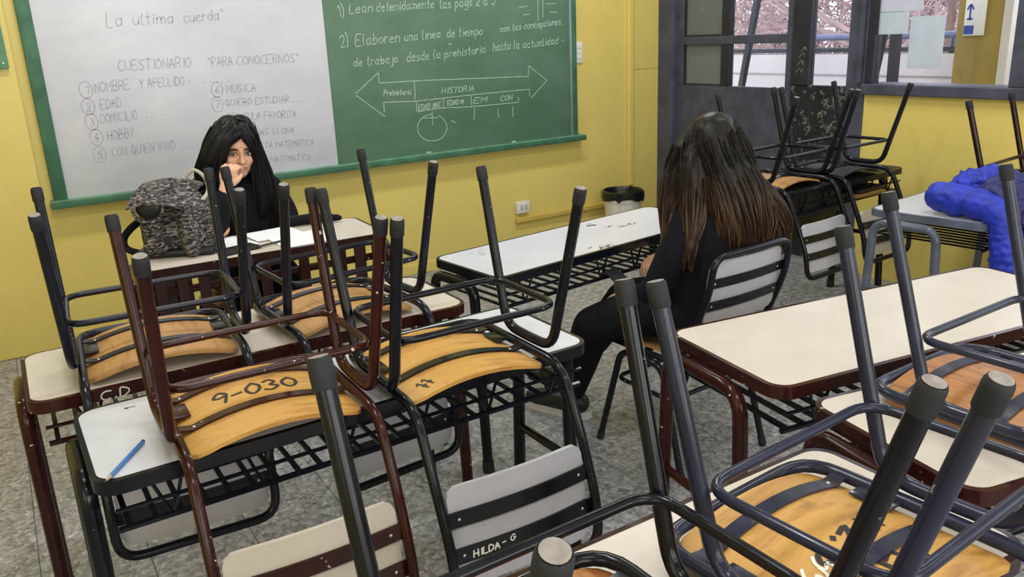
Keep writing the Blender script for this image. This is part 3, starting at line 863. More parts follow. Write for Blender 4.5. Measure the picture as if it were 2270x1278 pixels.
def back_b(zi): return -.245 + (zi + .14) * (.052 / .23) if zi > -.26 else -.272 + (zi + .26) * .10
BACKP = [(-.17, .0), (-.245, -.14), (-.292, -.26), (-.304, -.375)]


def chair_parts(frame, lam, ply):
    def f_frame():
        side = lambda s: [(s * .19, .235, .030), (s * .19, -.165, .030), (s * .19, -.243, -.14), (s * .188, -.290, -.26), (s * .186, -.303, -.372)]
        pts = side(1) + side(-1)[::-1]
        P = fillet([up_(*p) for p in pts], [.07, .06, .05, .05, .075, .075, .05, .05, .06, .07], 5, True)
        return MB().tube(P, .0115, 14, True).mesh('seat_frame', M[frame])
    def f_seat():
        return board_curve(.362, .335, .035, .009, lambda x, y, t: up_(x, y + .05, seat_zi(x) + .009 * t - .0045), 16).mesh('seat', M[ply], True, 30)
    def f_back():
        def fn(x, y, t):
            zi = -.238 + y
            b = -.262 + (zi + .13) * .16 + .012 * (x / .17) ** 2
            return up_(x, b + .009 * t, zi)
        return board_curve(.350, .222, .03, .009, fn, 14).mesh('backrest', M[lam], True, 30)
    def f_leg(s, e):
        P = fillet([up_(s * .216, e * .214, .45), up_(s * .2065, e * .102, .051), up_(s * .205, 0, .050)], [0, .055, 0], 6)
        return MB().tube(P, .0122, 16).mesh('leg', M[frame])
    def f_cap(s, e):
        d = Vector((s * .0095, e * .112, .399)).normalized()
        p = Vector((s * .216, e * .214, .45))
        q = [p - d * .036, p - d * .034, p - d * .010, p - d * .0035, p]
        P = [up_(*v) for v in q]
        return MB().tube(P, [.0132, .0141, .0143, .0138, .0118], 18).mesh('foot_cap', M['cap'])
    def f_end(s, e):
        d = Vector((s * .0095, e * .112, .399)).normalized(); p = Vector((s * .216, e * .214, .45))
        return MB().tube([up_(*(p - d * .002)), up_(*(p + d * .0007))], .0112, 18).mesh('cap_end', M['capend'])
    def f_ring():
        P = fillet([up_(x, y, .17) for x, y in ((.2, .137), (-.2, .137), (-.2, -.137), (.2, -.137))], .05, 6, True)
        return MB().tube(P, .0082, 12, True).mesh('stretcher', M[frame])
    def f_strap(b):
        n = 12; vs = []
        for i in range(n):
            a = -.188 + .376 * i / (n - 1); zi = max(seat_zi(a) + .0055, .024) if abs(a) < .175 else .030
            for y in (-.013, .013):
                for t in (0, .004): vs.append(up_(a, b + y, zi + t))
        fs = []
        for i in range(n - 1):
            o = 4 * i
            for p, q in ((0, 1), (1, 3), (3, 2), (2, 0)): fs.append((o + p, o + q, o + 4 + q, o + 4 + p))
        fs += [(0, 2, 3, 1), (4 * n - 4, 4 * n - 3, 4 * n - 1, 4 * n - 2)]
        return MB().add(vs, fs).mesh('seat_strap', M[frame], True, 30)
    def f_bstrap(z0):
        n = 10; vs = []
        for i in range(n):
            a = -.185 + .37 * i / (n - 1); b = -.262 + (z0 + .13) * .16 + .012 * (min(abs(a), .17) / .17) ** 2 - .006
            for y in (-.0165, .0165):
                for t in (0, .005): vs.append(up_(a, b + t + y * .16, z0 + y))
        fs = []
        for i in range(n - 1):
            o = 4 * i
            for p, q in ((0, 1), (1, 3), (3, 2), (2, 0)): fs.append((o + p, o + q, o + 4 + q, o + 4 + p))
        fs += [(0, 2, 3, 1), (4 * n - 4, 4 * n - 3, 4 * n - 1, 4 * n - 2)]
        return MB().add(vs, fs).mesh('back_strap', M[frame], True, 30)
    def f_bscrew(z0, a):
        b = -.262 + (z0 + .13) * .16 + .012 * (abs(a) / .17) ** 2 - .0065
        return MB().ell(up_(a, b, z0), (.0042, .0022, .0042), 8, 4).mesh('screw', M['screw'])
    def f_sscrew(b0, a):
        return MB().ell(up_(a, b0, max(seat_zi(a) + .0055, .024) + .004), (.0042, .0042, .002), 8, 4).mesh('screw', M['screw'])
    def f_brk(s):
        return MB().box(s * .145, s * .195, .055, .125, SH - .033, SH - .029, .001).mesh('bracket', M[frame])
    out = [('seat', f_seat, ()), ('backrest', f_back, ()), ('seat_frame', f_frame, ()), ('stretcher', f_ring, ())]
    for s in (-1, 1):
        for e in (-1, 1):
            out.append(('leg', lambda s=s, e=e: f_leg(s, e), ((s, e), [('foot_cap', lambda s=s, e=e: f_cap(s, e), (s, e)), ('cap_end', lambda s=s, e=e: f_end(s, e), (s, e, 9))])))
        out.append(('bracket', lambda s=s: f_brk(s), ((s,), [])))
    for b in (.0, .165):
        out.append(('seat_strap', lambda b=b: f_strap(b), ((b,), [('screw', lambda b=b, a=a: f_sscrew(b, a), (b, a)) for a in (-.15, .15)])))
    for z in (-.196, -.276):
        out.append(('back_strap', lambda z=z: f_bstrap(z), ((z,), [('screw', lambda z=z, a=a: f_bscrew(z, a), (z, a)) for a in (-.155, .155)])))
    return out


def chair(label, x, y, rz, base, frame='navy', lam='greylam', ply='ply', inverted=True, group='inverted school chairs', tilt=(0, 0)):
    if inverted:
        r = thing('school_chair', label, 'chair', (x, y, base + SH), (0, 0, 0), group)
        r.rotation_euler = (Matrix.Rotation(rz, 3, 'Z') @ Matrix.Rotation(tilt[0], 3, 'X') @ Matrix.Rotation(PI, 3, 'Y')).to_euler()
    else:
        r = thing('school_chair', label, 'chair', (x, y, base), (0, 0, rz), group)
    key = (frame, lam, ply)
    for nm, fn, ex in chair_parts(frame, lam, ply):
        k2 = ex[0] if ex else ()
        o = link(nm, cached(key + (nm, k2), fn), r)
        if ex:
            for n2, f2, k3 in ex[1]:
                link(n2, cached(key + (nm, k2, n2, k3), f2), o)
    return r


ZD = .752
c1 = chair('navy school chair upside down on the far left maroon desk, in front of the backpack', .262, 2.187, -.055, ZD, 'navy', 'greylam', 'ply')
c2 = chair('navy school chair upside down on the cream maroon-edged desk, right one, below the chalkboard', .766, 2.183, .09, ZD, 'navy', 'greylam', 'ply')
c3 = chair('maroon school chair upside down, seat marked 9-030, cream backrest', .383, 1.640, -.017, ZD, 'maroon', 'cream', 'ply2')
c4 = chair('navy school chair upside down beside the maroon one, white backrest hanging over clear floor', .832, 1.605, -.004, ZD, 'navy2', 'greylam', 'ply2')
cH = chair('nearest navy school chair, upside down at the bottom edge, mostly out of view', .471, .597, .02, ZD, 'navy2', 'greylam', 'ply3')
cG = chair('navy school chair upside down in the lower right, plywood seat with black and white writing', .942, .586, .078, ZD, 'slate2', 'greylam', 'ply2')
cF = chair('slate blue school chair upside down at the right edge, reddish plywood seat, on cream desk', 1.655, .725, .03, ZD, 'slate', 'greylam', 'ply3')
cJ = chair('navy school chair upside down on the black desk, before the grey door, pale plywood seat', 3.205, 2.66, .09, ZD, 'navy2', 'greylam', 'ply')
cK = chair('navy school chair upside down on the black desk, nearer the window wall, black seat', 3.645, 2.655, .04, ZD, 'navy', 'cream', 'plydark')
cL = chair('dark maroon school chair upside down under the window, behind the blue jacket', 3.78, 1.79, .12, .712, 'maroon2', 'cream', 'ply')
cS = chair('upright navy school chair with white backrest, the long-haired student sits on it', 2.015, 2.075, .05, 0, 'navy', 'greylam', 'ply', False, None)
del cS['label']; tag(cS, 'upright navy school chair with white backrest, the long-haired student sits on it', 'chair')
cT = chair('upright dark chair behind the backpack desk, the woman facing us sits on it', .88, 3.80, PI - .1, 0, 'navy2', 'greylam', 'ply', False, None)

# writing on chairs: (a,b) in the inverted frame, a = right, b = away from the camera
fs_ = lambda u, v, h: (-u, v, SH - (seat_zi(u) + .0045) - h)
mb = write(MB(), '9-030', (-.095, .055), (.085, .052), .055, fs_, .0075, seed=3, gap=3)
obj('seat_number', mb, M['ink'], c3, False)
mb = write(MB(), '11', (-.130, -.092), (-.105, -.082), .035, fs_, .004, seed=3)
write(mb, '??', (-.125, -.088), (-.10, -.078), .014, fs_, .003, seed=4)
obj('ink_scribble', mb, M['ink'], c4, False)
mb = write(MB(), 'PEF', (.062, -.004), (-.03, -.020), .038, fs_, .0095, seed=3)
write(mb, 'N 2.13', (.092, .074), (-.065, .048), .036, fs_, .0085, seed=5)
obj('seat_writing', mb, M['ink'], cG, False)
mb = write(MB(), '3', (-.066, .055), (-.078, .030), .028, fs_, .005, seed=3)
write(mb, '3', (-.096, .050), (-.108, .025), .028, fs_, .005, seed=5)
obj('seat_number', mb, M['whiteink'], cG, False)
def fb_(u, v, h):
    z0 = -.276
    b = -.262 + (z0 + .13) * .16 + .012 * (min(abs(u), .17) / .17) ** 2 - .006
    return (-u, b - h - .0004 + v * .16, SH - (z0 + v))
mb = write(MB(), 'HILDA', (-.135, -.008), (-.075, -.006), .013, fb_, .0035, seed=3)
write(mb, '- G', (-.066, -.002), (-.035, 0), .012, fb_, .003, seed=4)
obj('strap_writing', mb, M['whiteink'], c4, False)

# ------------------------------------------------------------------ desks
def desk(label, x, y, rz, frame, lam, L=1.187, B=.395, top=.752, group='two-seat school desks', legs=(.165, -.07), shelf=True, rod='navy2', rodw=.0055):
    r = thing('school_desk', label, 'desk', (x, y, 0), (0, 0, rz), group)
    key = ('desk', frame, lam, L, B, top, legs, rod, rodw)
    def f_top(): return MB().prism(rrect(L - .022, B - .022, .041, 7), top - .02, top - .0005).mesh('tabletop', M[lam], False)
    def f_rim():
        o = rrect(L, B, .05, 7); i_ = rrect(L - .022, B - .022, .041, 7); n = len(o); vs = []; fs = []
        for (pts, z) in ((i_, top), (o, top - .001), (o, top - .031), (i_, top - .031)):
            vs += [(px, py, z) for px, py in pts]
        # small raised lip
        for k in range(4):
            k2 = (k + 1) % 4
            for j in range(n): fs.append((k * n + j, k * n + (j + 1) % n, k2 * n + (j + 1) % n, k2 * n + j))
        return MB().add(vs, fs).mesh('edge_frame', M[frame], True, 50)
    link('tabletop', cached(key + ('t',), f_top), r); link('edge_frame', cached(key + ('r',), f_rim), r)
    zt = top - .052; xl = L / 2 + .008; bm_ = (legs[0] + legs[1]) / 2
    for s in (-1, 1):
        for b in legs:
            e = 1 if b > bm_ else -1
            def f_leg(s=s, b=b, e=e):
                P = fillet([(s * xl, bm_, zt), (s * xl, b, zt), (s * (xl + .0), b + e * .03, .0)], [0, .085, 0], 7)
                return MB().tube(P, .0185, 16).mesh('leg', M[frame])
            o = link('leg', cached(key + ('l', s, b), f_leg), r)
            link('foot_cap', cached(key + ('c', s, b), lambda s=s, b=b, e=e: MB().tube([(s * xl, b + e * .028, .045), (s * xl, b + e * .03, .0)], [.021, .022], 10).mesh('foot_cap', M['cap'])), o)
        link('side_bar', cached(key + ('sb', s), lambda s=s: MB().tube([(s * xl, legs[1] - .01, .36), (s * xl, legs[0] + .01, .36)], .012, 8).mesh('side_bar', M[frame])), r)
        link('support_bar', cached(key + ('sp', s), lambda s=s: MB().box(s * (xl - .012), s * (L / 2 - .10), bm_ - .014, bm_ + .014, zt - .016, zt + .012).mesh('support_bar', M[frame])), r)
    if shelf:
        zs = top - .115
        for yy in (-B / 2 + .02, B / 2 - .03):
            link('shelf_rail', cached(key + ('sr', yy), lambda yy=yy: MB().tube([(-L / 2 + .03, yy, zs), (L / 2 - .03, yy, zs)], .0075, 6).mesh('shelf_rail', M[rod])), r)
        link('shelf_rail', cached(key + ('su',), lambda: MB().tube([(-L / 2 + .03, -B / 2 + .012, zs + .045), (L / 2 - .03, -B / 2 + .012, zs + .045)], .005, 6).mesh('shelf_rail', M[rod])), r)
        n = 23
        me = cached(key + ('rod',), lambda: MB().box(-rodw, rodw, -B / 2 + .02, B / 2 - .03, -.003, .003).mesh('shelf_rod', M[rod], False))
        for i in range(n):
            link('shelf_rod', me, r, (-L / 2 + .05 + (L - .10) * i / (n - 1), 0, zs))
        mv = cached(key + ('vs',), lambda: MB().tube([(-.03, -B / 2 + .012, top - .03), (.0, -B / 2 + .02, zs)], .004, 5).tube([(.028, -B / 2 + .012, top - .03), (.004, -B / 2 + .02, zs)], .004, 5).mesh('shelf_hanger', M[rod]))
        for i in range(6):
            link('shelf_hanger', mv, r, (-L / 2 + .13 + (L - .26) * i / 5, 0, 0))
    return r


dC = desk('cream-topped maroon desk at far left, second row, chipped maroon end leg', .531, 2.255, -.002, 'maroon', 'cream', rod='maroon2')
dD = desk('white-topped navy desk in the left foreground, with the blue pencil on it', .619, 1.765, .015, 'navy2', 'white')
dB = desk('white-topped navy desk in the middle before the front wall, empty, the student sits at it', 1.889, 2.49, .124, 'navy2', 'white')
dE = desk('cream-topped maroon desk right of centre, empty top, behind the student', 1.972, 1.224, -.14, 'maroon', 'cream', B=.43, legs=(.185, -.10), rod='navy2', rodw=.008)
dF = desk('cream-topped maroon desk at right carrying the slate blue inverted chair', 1.90, .715, -.19, 'maroon', 'cream', B=.41, rod='navy2', rodw=.008)
dG = desk('nearest cream desk at the bottom edge, dark rim, under the two nearest inverted chairs', .63, .70, .0, 'maroon2', 'cream')
dK = desk('black-topped desk against the window wall carrying two inverted chairs', 3.47, 2.72, .07, 'navy2', 'black_lam')
dQ = desk('white-topped grey-blue desk under the window with the blue jacket on it', 3.81, 2.0, .1, 'grey', 'white', 1.12, .50, .712, legs=(.21, -.06))
obj('shade_box', MB().box(-.55, .06, -.17, .19, .60, .73, .004), M['black_lam'], dK)  # black box added to stand in for the shade under the desk
obj('shade_panel', MB().box(-.56, .56, .165, .18, .36, .62, .003), M['black_lam'], dK)  # black panel added to deepen the same shade at the rear
# rough books stored under the black desk
for k, (x, y, z, c) in enumerate(((3.75, 2.62, .648, 'edge'), (3.76, 2.63, .667, 'black_lam'))):
    tag(obj('book', MB().box(-.12, .12, -.09, .09, 0, .018, .002), M[c], None, True, (x, y, z), (0, 0, .1 * k)), ('brown book lying lowest on the shelf under the black desk', 'black folder lying on the brown book under the black desk')[k], 'book')

# ink scribbles on the two white desk tops
ft_ = lambda u, v, h: (u, v, .7515 + h)
rnd = random.Random(9)
def scrib(n, u0, u1, v0, v1):
    mb = MB()
    for k in range(n):
        u, v = rnd.uniform(u0, u1), rnd.uniform(v0, v1)
        ribbons(mb, [[(u + rnd.uniform(-.014, .014), v + rnd.uniform(-.01, .01)) for _ in range(4)]], ft_, .0026, .0006)
    return mb
for (n_, u0, u1, v0, v1, mk) in ((7, .14, .19, .10, .15, 'signblue'), (9, .17, .30, .0, .05, 'ink'), (9, -.11, .0, -.19, -.14, 'ink'), (6, -.46, -.40, .08, .17, 'marker')):
    o = obj('ink_scribble', scrib(n_, u0, u1, v0, v1), M[mk], dB, False); o['kind'] = 'stuff'
o = obj('ink_scribble', scrib(1, -.48, -.475, .14, .145), M['ink'], dD, False); o['kind'] = 'stuff'
# graffiti on the maroon rim of desk C
fr_ = lambda u, v, h: (u, -.1976 - h, .733 + v)
obj('rim_graffiti', write(MB(), 'C.D', (-.437, -.011), (-.375, -.011), .022, fr_, .0035, seed=2), M['whiteink'], dC, False)

# teacher's desk with slatted modesty panel
dA = thing('teacher_desk', 'cream-topped desk with dark maroon slatted front, carrying the backpack and papers', 'desk', (.849, 3.33, 0), (0, 0, -.03))
LA, BA = .97, .41
obj('tabletop', MB().prism(rrect(LA - .022, BA - .022, .041, 7), .73, .7495), M['cream'], dA, False)
o_ = rrect(LA, BA, .05, 7); i_ = rrect(LA - .022, BA - .022, .041, 7); n = len(o_); vs = []; fs = []
for (pts, z) in ((i_, .75), (o_, .749), (o_, .716), (i_, .716)): vs += [(px, py, z) for px, py in pts]
for k in range(4):
    for j in range(n): fs.append((k * n + j, k * n + (j + 1) % n, ((k + 1) % 4) * n + (j + 1) % n, ((k + 1) % 4) * n + j))
obj('edge_frame', MB().add(vs, fs), M['maroon2'], dA)
for s in (-1, 1):
    for e, b in ((1, .165), (-1, -.165)):
        P = fillet([(s * (LA / 2 + .008), 0, .70), (s * (LA / 2 + .008), b, .70), (s * (LA / 2 + .008), b + e * .02, 0)], [0, .08, 0], 7)
        lg = obj('leg', MB().tube(P, .0185, 16), M['maroon'], dA)
        obj('foot_cap', MB().tube([(s * (LA / 2 + .008), b + e * .019, .045), (s * (LA / 2 + .008), b + e * .02, 0)], .022, 10), M['cap'], lg)
for z in (.655, .43):
    obj('panel_rail', MB().box(-LA / 2 + .02, LA / 2 - .02, -BA / 2 + .012, -BA / 2 + .026, z - .014, z + .014, .002), M['maroon2'], dA)
sl = MB().box(-.021, .021, -BA / 2 + .004, -BA / 2 + .012, .36, .715, .002).mesh('slat', M['maroon2'], False)
for i in range(12):
    link('slat', sl, dA, (-LA / 2 + .055 + (LA - .11) * i / 11, 0, 0))
obj('side_panel', MB().box(-LA / 2 + .02, -LA / 2 + .17, -BA / 2 + .028, -BA / 2 + .04, .36, .71), M['maroon2'], dA)

# ------------------------------------------------------------------ small things on the desks
pc = thing('pencil', 'blue pencil lying on the white end of the foreground desk', 'pencil', (.093, 1.622, .7575), (0, 0, math.atan2(1.690 - 1.554, .136 - .046)))
obj('shaft', MB().tube([(-.058, 0, 0), (.078, 0, 0)], .0042, 6), M['pencil'], pc, False)
obj('sharpened_wood', MB().tube([(-.058, 0, 0), (-.074, 0, 0)], [.0042, .0016], 6), M['pwood'], pc, False)
obj('lead_tip', MB().tube([(-.074, 0, 0), (-.081, 0, 0)], [.0016, .0004], 6), M['lead'], pc, False)
obj('end_dip', MB().tube([(.078, 0, 0), (.082, 0, 0)], .0043, 6), M['ink'], pc, False)


def sheet(label, x, y, rz, w, h, z=.7502, name='paper_sheet'):
    vs = []; n = 5
    for t in (0, .0012):
        for i in range(n):
            for j in range(n):
                u, v = i / (n - 1), j / (n - 1)
                vs.append(((u - .5) * w, (v - .5) * h, t + .004 * (u - .5) ** 2 + .003 * v * v))
    fs = [(i * n + j, i * n + j + 1, (i + 1) * n + j + 1, (i + 1) * n + j) for i in range(n - 1) for j in range(n - 1)]
    fs += [tuple(25 + q for q in f[::-1]) for f in fs]
    o = obj(name, MB().add(vs, fs), M['paper'], None, True, (x, y, z), (0, 0, rz))
    return tag(o, label, 'paper', "papers on the teacher's desk")


sheet('small white sheet on the backpack desk, leftmost of the three sheets', .735, 3.37, .3, .15, .21)
sheet('upper white sheet before the woman, overlapping the larger one', .93, 3.42, .12, .21, .18, .7516)
sheet('large white sheet reaching the front edge of the backpack desk', 1.0, 3.25, .06, .23, .22)
ph = thing('dark_notebook', 'dark closed notebook between backpack and white sheets', 'notebook', (.735, 3.235, .7505), (0, 0, .25))
obj('cover', MB().box(-.075, .075, -.045, .045, 0, .012, .003), M['blackleather'], ph)
obj('pages', MB().box(-.072, .0765, -.0435, .0435, .003, .009), M['paper'], ph, False)
pen = tag(obj('black_pen', MB().tube([(-.06, 0, 0), (.05, 0, 0), (.066, 0, 0)], [.0042, .0042, .001], 8), M['blackleather'], None, True, (.855, 3.225, .7585), (0, 0, .35)), 'thin black pen lying across the sheets', 'pen')
cs = thing('pencil_case', 'black pencil case at the back right of the backpack desk', 'pencil case', (1.14, 3.49, .7505), (0, 0, -.25))
mbp = MB(); chain(mbp, [(-.105, 0, .022), (0, .004, .024), (.11, -.004, .018)], [.02, .024, .012])
obj('pouch', mbp, M['blackcloth'], cs)
obj('zip', MB().tube([(-.11, 0, .0435), (0, .004, .0485), (.11, -.004, .031)], .0025, 5), M['lead'], cs)

# backpack -------------------------------------------------------------
bp = thing('tweed_backpack', 'black and white tweed backpack slumped on the desk beside the woman', 'backpack', (.545, 3.39, .7505), (0, 0, math.radians(-24)))
mbp = MB()
mbp.box(-.125, .125, -.07, .08, .012, .205)
mbp.ell((0, .005, .205), (.118, .075, .055), 16, 10)
chain(mbp, [(.065, -.075, .03), (.065, -.085, .12), (.05, -.06, .205)], [.042, .04, .035])
chain(mbp, [(-.07, -.07, .03), (-.075, -.075, .11), (-.08, -.05, .19)], [.042, .038, .035])
chain(mbp, [(.115, -.03, .03), (.115, -.03, .18)], [.035, .03])
blob_obj('bag_body', mbp, M['tweed'], .009, bp, 5)
mbp = MB(); chain(mbp, [(.072, -.108, .03), (.07, -.115, .08), (.065, -.105, .13)], [.032, .03, .02]); mbp.ell((-.065, -.105, .05), (.05, .022, .04), 14, 9)
blob_obj('front_pocket', mbp, M['tweed'], .008, bp, 4)
# top flap
mbp = MB(); n = 9; vs = []
for t in (0, 1):
    for i in range(n):
        for j in range(n):
            u, v = i / (n - 1) * 2 - 1, j / (n - 1)
            x = u * (.118 - .015 * v) - .008 - .036 * v; y = .07 - .19 * v
            z = .262 - .022 * u * u - .045 * v ** 2 + .018 * (1 - v) + .008 * t - .006 * u
            vs.append((x, y, z))
fs = [(i * n + j, (i + 1) * n + j, (i + 1) * n + j + 1, i * n + j + 1) for i in range(n - 1) for j in range(n - 1)]
N = n * n
fs += [tuple(N + q for q in f[::-1]) for f in fs]
bd_ = [i * n for i in range(n)] + [(n - 1) * n + j for j in range(1, n)] + [i * n + n - 1 for i in range(n - 2, -1, -1)] + [j for j in range(n - 2, 0, -1)]
fs += [(bd_[i], N + bd_[i], N + bd_[(i + 1) % len(bd_)], bd_[(i + 1) % len(bd_)]) for i in range(len(bd_))]
obj('flap', mbp.add(vs, fs), M['tweed'], bp)
obj('buckle_trim', MB().tube(spline([(-.13, -.105, .225), (-.115, -.118, .17), (-.065, -.125, .148), (-.02, -.122, .175), (-.01, -.115, .222)], 5), .007, 8), M['tweed'], bp)
obj('dark_inset', MB().ell((-.068, -.100, .198), (.052, .014, .04), 12, 8), M['blackleather'], bp)  # dark oval set in the opening under the flap
obj('carry_handle', MB().tube(spline([(.045, .03, .285), (.085, .03, .318), (.125, .02, .29), (.135, .01, .235), (.11, -.03, .20)], 6), .0075, 8), M['piping'], bp)
obj('shoulder_strap', MB().tube(spline([(-.125, .03, .14), (-.17, .0, .115), (-.205, -.02, .075), (-.20, -.03, .035), (-.15, -.03, .012), (-.09, -.04, .012)], 6), .015, 8, squash=(1, .45)), M['blackcloth'], bp)
obj('shoulder_strap', MB().tube(spline([(.14, -.02, .10), (.165, -.045, .06), (.18, -.06, .012)], 5), .015, 8, squash=(1, .45)), M['piping'], bp)
obj('bag_base', MB().box(-.15, .15, -.105, .085, 0.001, .03, .012), M['blackleather'], bp)

# blue jacket -----------------------------------------------------------
jk = thing('blue_jacket', 'royal blue puffer jacket heaped over the desk under the window, one sleeve hanging', 'jacket', (3.42, 1.70, .713))
mbp = MB(); J0 = Vector((3.42, 1.70, .713))
def jrel(*p): return tuple(Vector(p) - J0)
def puff(mb, pts, rad, seg=.045, amp=.12):
    P = spline([Vector(p) for p in pts], 10); L = 0; Q = []; R = []
    k = len(pts) - 1
    for i, p in enumerate(P):
        if i: L += (p - P[i - 1]).length
        t = min(i / 10, k); a = int(min(t, k - 1)); r = rad[a] + (rad[a + 1] - rad[a]) * (t - a)
        Q.append(p); R.append(r * (1 - amp + amp * abs(math.sin(PI * L / seg))))
    R[0] *= .5; R[-1] *= .5
    mb.tube(Q, R, 16)
# left sleeve / hood lump, pointing to the left end of the desk
def crease(o):
    tx = bpy.data.textures.new('creases', 'CLOUDS'); tx.noise_scale = .03
    d = o.modifiers.new('d', 'DISPLACE'); d.texture = tx; d.strength = .014; d.mid_level = .5
mbp = MB(); puff(mbp, [jrel(3.34, 1.985, .79), jrel(3.34, 1.90, .782), jrel(3.34, 1.78, .775), jrel(3.33, 1.69, .75), jrel(3.325, 1.64, .66)], [.05, .07, .066, .06, .055], .085, .13)
blob_obj('sleeve', mbp, M['blue'], .008, jk, 2, crease)
mbp = MB(); puff(mbp, [jrel(3.33, 1.665, .71), jrel(3.32, 1.625, .58), jrel(3.325, 1.62, .45), jrel(3.33, 1.62, .36)], [.055, .07, .066, .05], .03, .12)
blob_obj('hanging_sleeve', mbp, M['blue'], .008, jk, 1, crease)
mbp = MB(); mbp.ell(jrel(3.47, 1.88, .83), (.09, .08, .055), 16, 10); mbp.ell(jrel(3.50, 1.82, .85), (.10, .07, .055)); mbp.ell(jrel(3.44, 1.92, .79), (.08, .07, .05))
def wrinkle(o):
    tx = bpy.data.textures.new('folds', 'CLOUDS'); tx.noise_scale = .04
    d = o.modifiers.new('d', 'DISPLACE'); d.texture = tx; d.strength = .05; d.mid_level = .5
blob_obj('hood', mbp, M['blue'], .008, jk, 2, wrinkle)
mbp = MB(); mbp.ell(jrel(3.50, 1.74, .81), (.15, .11, .08), 18, 10); mbp.ell(jrel(3.53, 1.66, .75), (.16, .07, .11)); mbp.ell(jrel(3.47, 1.615, .58), (.11, .05, .17))
blob_obj('jacket_body', mbp, M['blue2'], .009, jk, 2, wrinkle)
obj('zip', MB().tube(spline([jrel(3.40, 1.70, .85), jrel(3.46, 1.66, .86), jrel(3.52, 1.62, .85)], 5), .004, 6), M['lead'], jk)

# ------------------------------------------------------------------ people
def hand(mb, wrist, dirv, palm_n, L=.175, curl=(.5, .6, .5), spread=.12, thumb_side=1):
    """palm + four fingers + thumb ; dirv = wrist to knuckles, palm_n = palm normal (fingers curl towards it)"""
    w = Vector(wrist); d = Vector(dirv).normalized(); n = Vector(palm_n); n = (n - d * n.dot(d)).normalized(); s = d.cross(n) * thumb_side
    pl = L * .5
    for k, off in enumerate((-.5, -.17, .17, .5)):
        chain(mb, [w, w + d * pl * .55 + s * off * L * .30, w + d * pl + s * off * L * .40], [.019, .0155, .0115], 8, 3)
    lens = (.40, .46, .43, .34)
    for k, off in enumerate((.5, .17, -.17, -.5)):
        p = w + d * pl * .95 + s * off * L * .40; dd = d + s * off * spread; dd.normalize()
        pts = [p]; a = 0
        for q, fr in enumerate((.45, .32, .23)):
            a += curl[q]
            v = dd * math.cos(a) + n * math.sin(a); p = p + v * lens[k] * L * fr; pts.append(p)
        chain(mb, pts, [.0098, .009, .008, .0068], 8, 3)
    p = w + d * pl * .25 + s * L * .17
    t1 = p + (d * .7 + s * .6 + n * .35).normalized() * L * .2
    t2 = t1 + (d * .9 + s * .1 + n * .45).normalized() * L * .17
    chain(mb, [w + d * .02, p, t1, t2], [.016, .014, .011, .0085], 8, 3)


def head_rot(yaw, pitch, roll):
    # face points along local -Y
    return (Matrix.Rotation(yaw, 3, 'Z') @ Matrix.Rotation(pitch, 3, 'X') @ Matrix.Rotation(roll, 3, 'Y'))


def head_into(mb, c, R):
    c = Vector(c)
    def e(p, r, nu=16, nv=11): mb.ell(c + R @ Vector(p), r, nu, nv, R)
    e((0, .012, .025), (.074, .092, .088), 20, 14)       # cranium
    e((0, -.030, -.045), (.060, .058, .075), 18, 12)     # face
    e((0, -.045, -.095), (.034, .036, .026))             # chin
    e((0, -.062, .025), (.052, .024, .03))               # brow
    for s in (-1, 1):
        e((s * .040, -.062, -.035), (.026, .022, .024))  # cheeks
        e((s * .076, .012, -.022), (.008, .018, .030))   # ears
    # nose
    mb.tube([c + R @ Vector(p) for p in ((0, -.080, .012), (0, -.094, -.012), (0, -.107, -.036), (0, -.094, -.046))], [.007, .0095, .0125, .008], 10)
    for s in (-1, 1): e((s * .012, -.092, -.038), (.009, .011, .008), 8, 6)
    e((0, -.082, -.062), (.024, .012, .008)); e((0, -.080, -.074), (.021, .012, .009))


def face_parts(par, c, R):
    c = Vector(c)
    for s in (-1, 1):
        ey = obj('eye', MB().ell(c + R @ Vector((s * .031, -.0815, -.004)), (.0135, .008, .0062), 14, 9, R), M['eyew'], par)
        obj('iris', MB().ell(c + R @ Vector((s * .031 - .002, -.0878, -.004)), (.0058, .0028, .0058), 12, 7, R), M['iris'], ey)
        obj('eyelid', MB().tube([c + R @ Vector((s * (.031 + x), -.0865 + .10 * abs(x) ** 1.3, -.004 + .0075 - 42 * x * x)) for x in (-.0145, -.009, -.003, .003, .009, .0145)], .0022, 6), M['iris'], ey)
        obj('eyebrow', MB().tube([c + R @ Vector((s * (.031 + x), -.0885 + .16 * abs(x), .0165 + z)) for x, z in ((-.018, -.003), (-.008, .001), (.004, .003), (.015, .0), (.021, -.004))], [.002, .0036, .0036, .003, .0015], 6), M['hairb'], par)
    obj('lips', MB().tube([c + R @ Vector((x, -.0945 + 9 * x * x, -.0675 + 6 * x * x)) for x in (-.023, -.014, -.005, .005, .014, .023)], [.002, .0042, .0052, .0052, .0042, .002], 8), M['lip'], par)


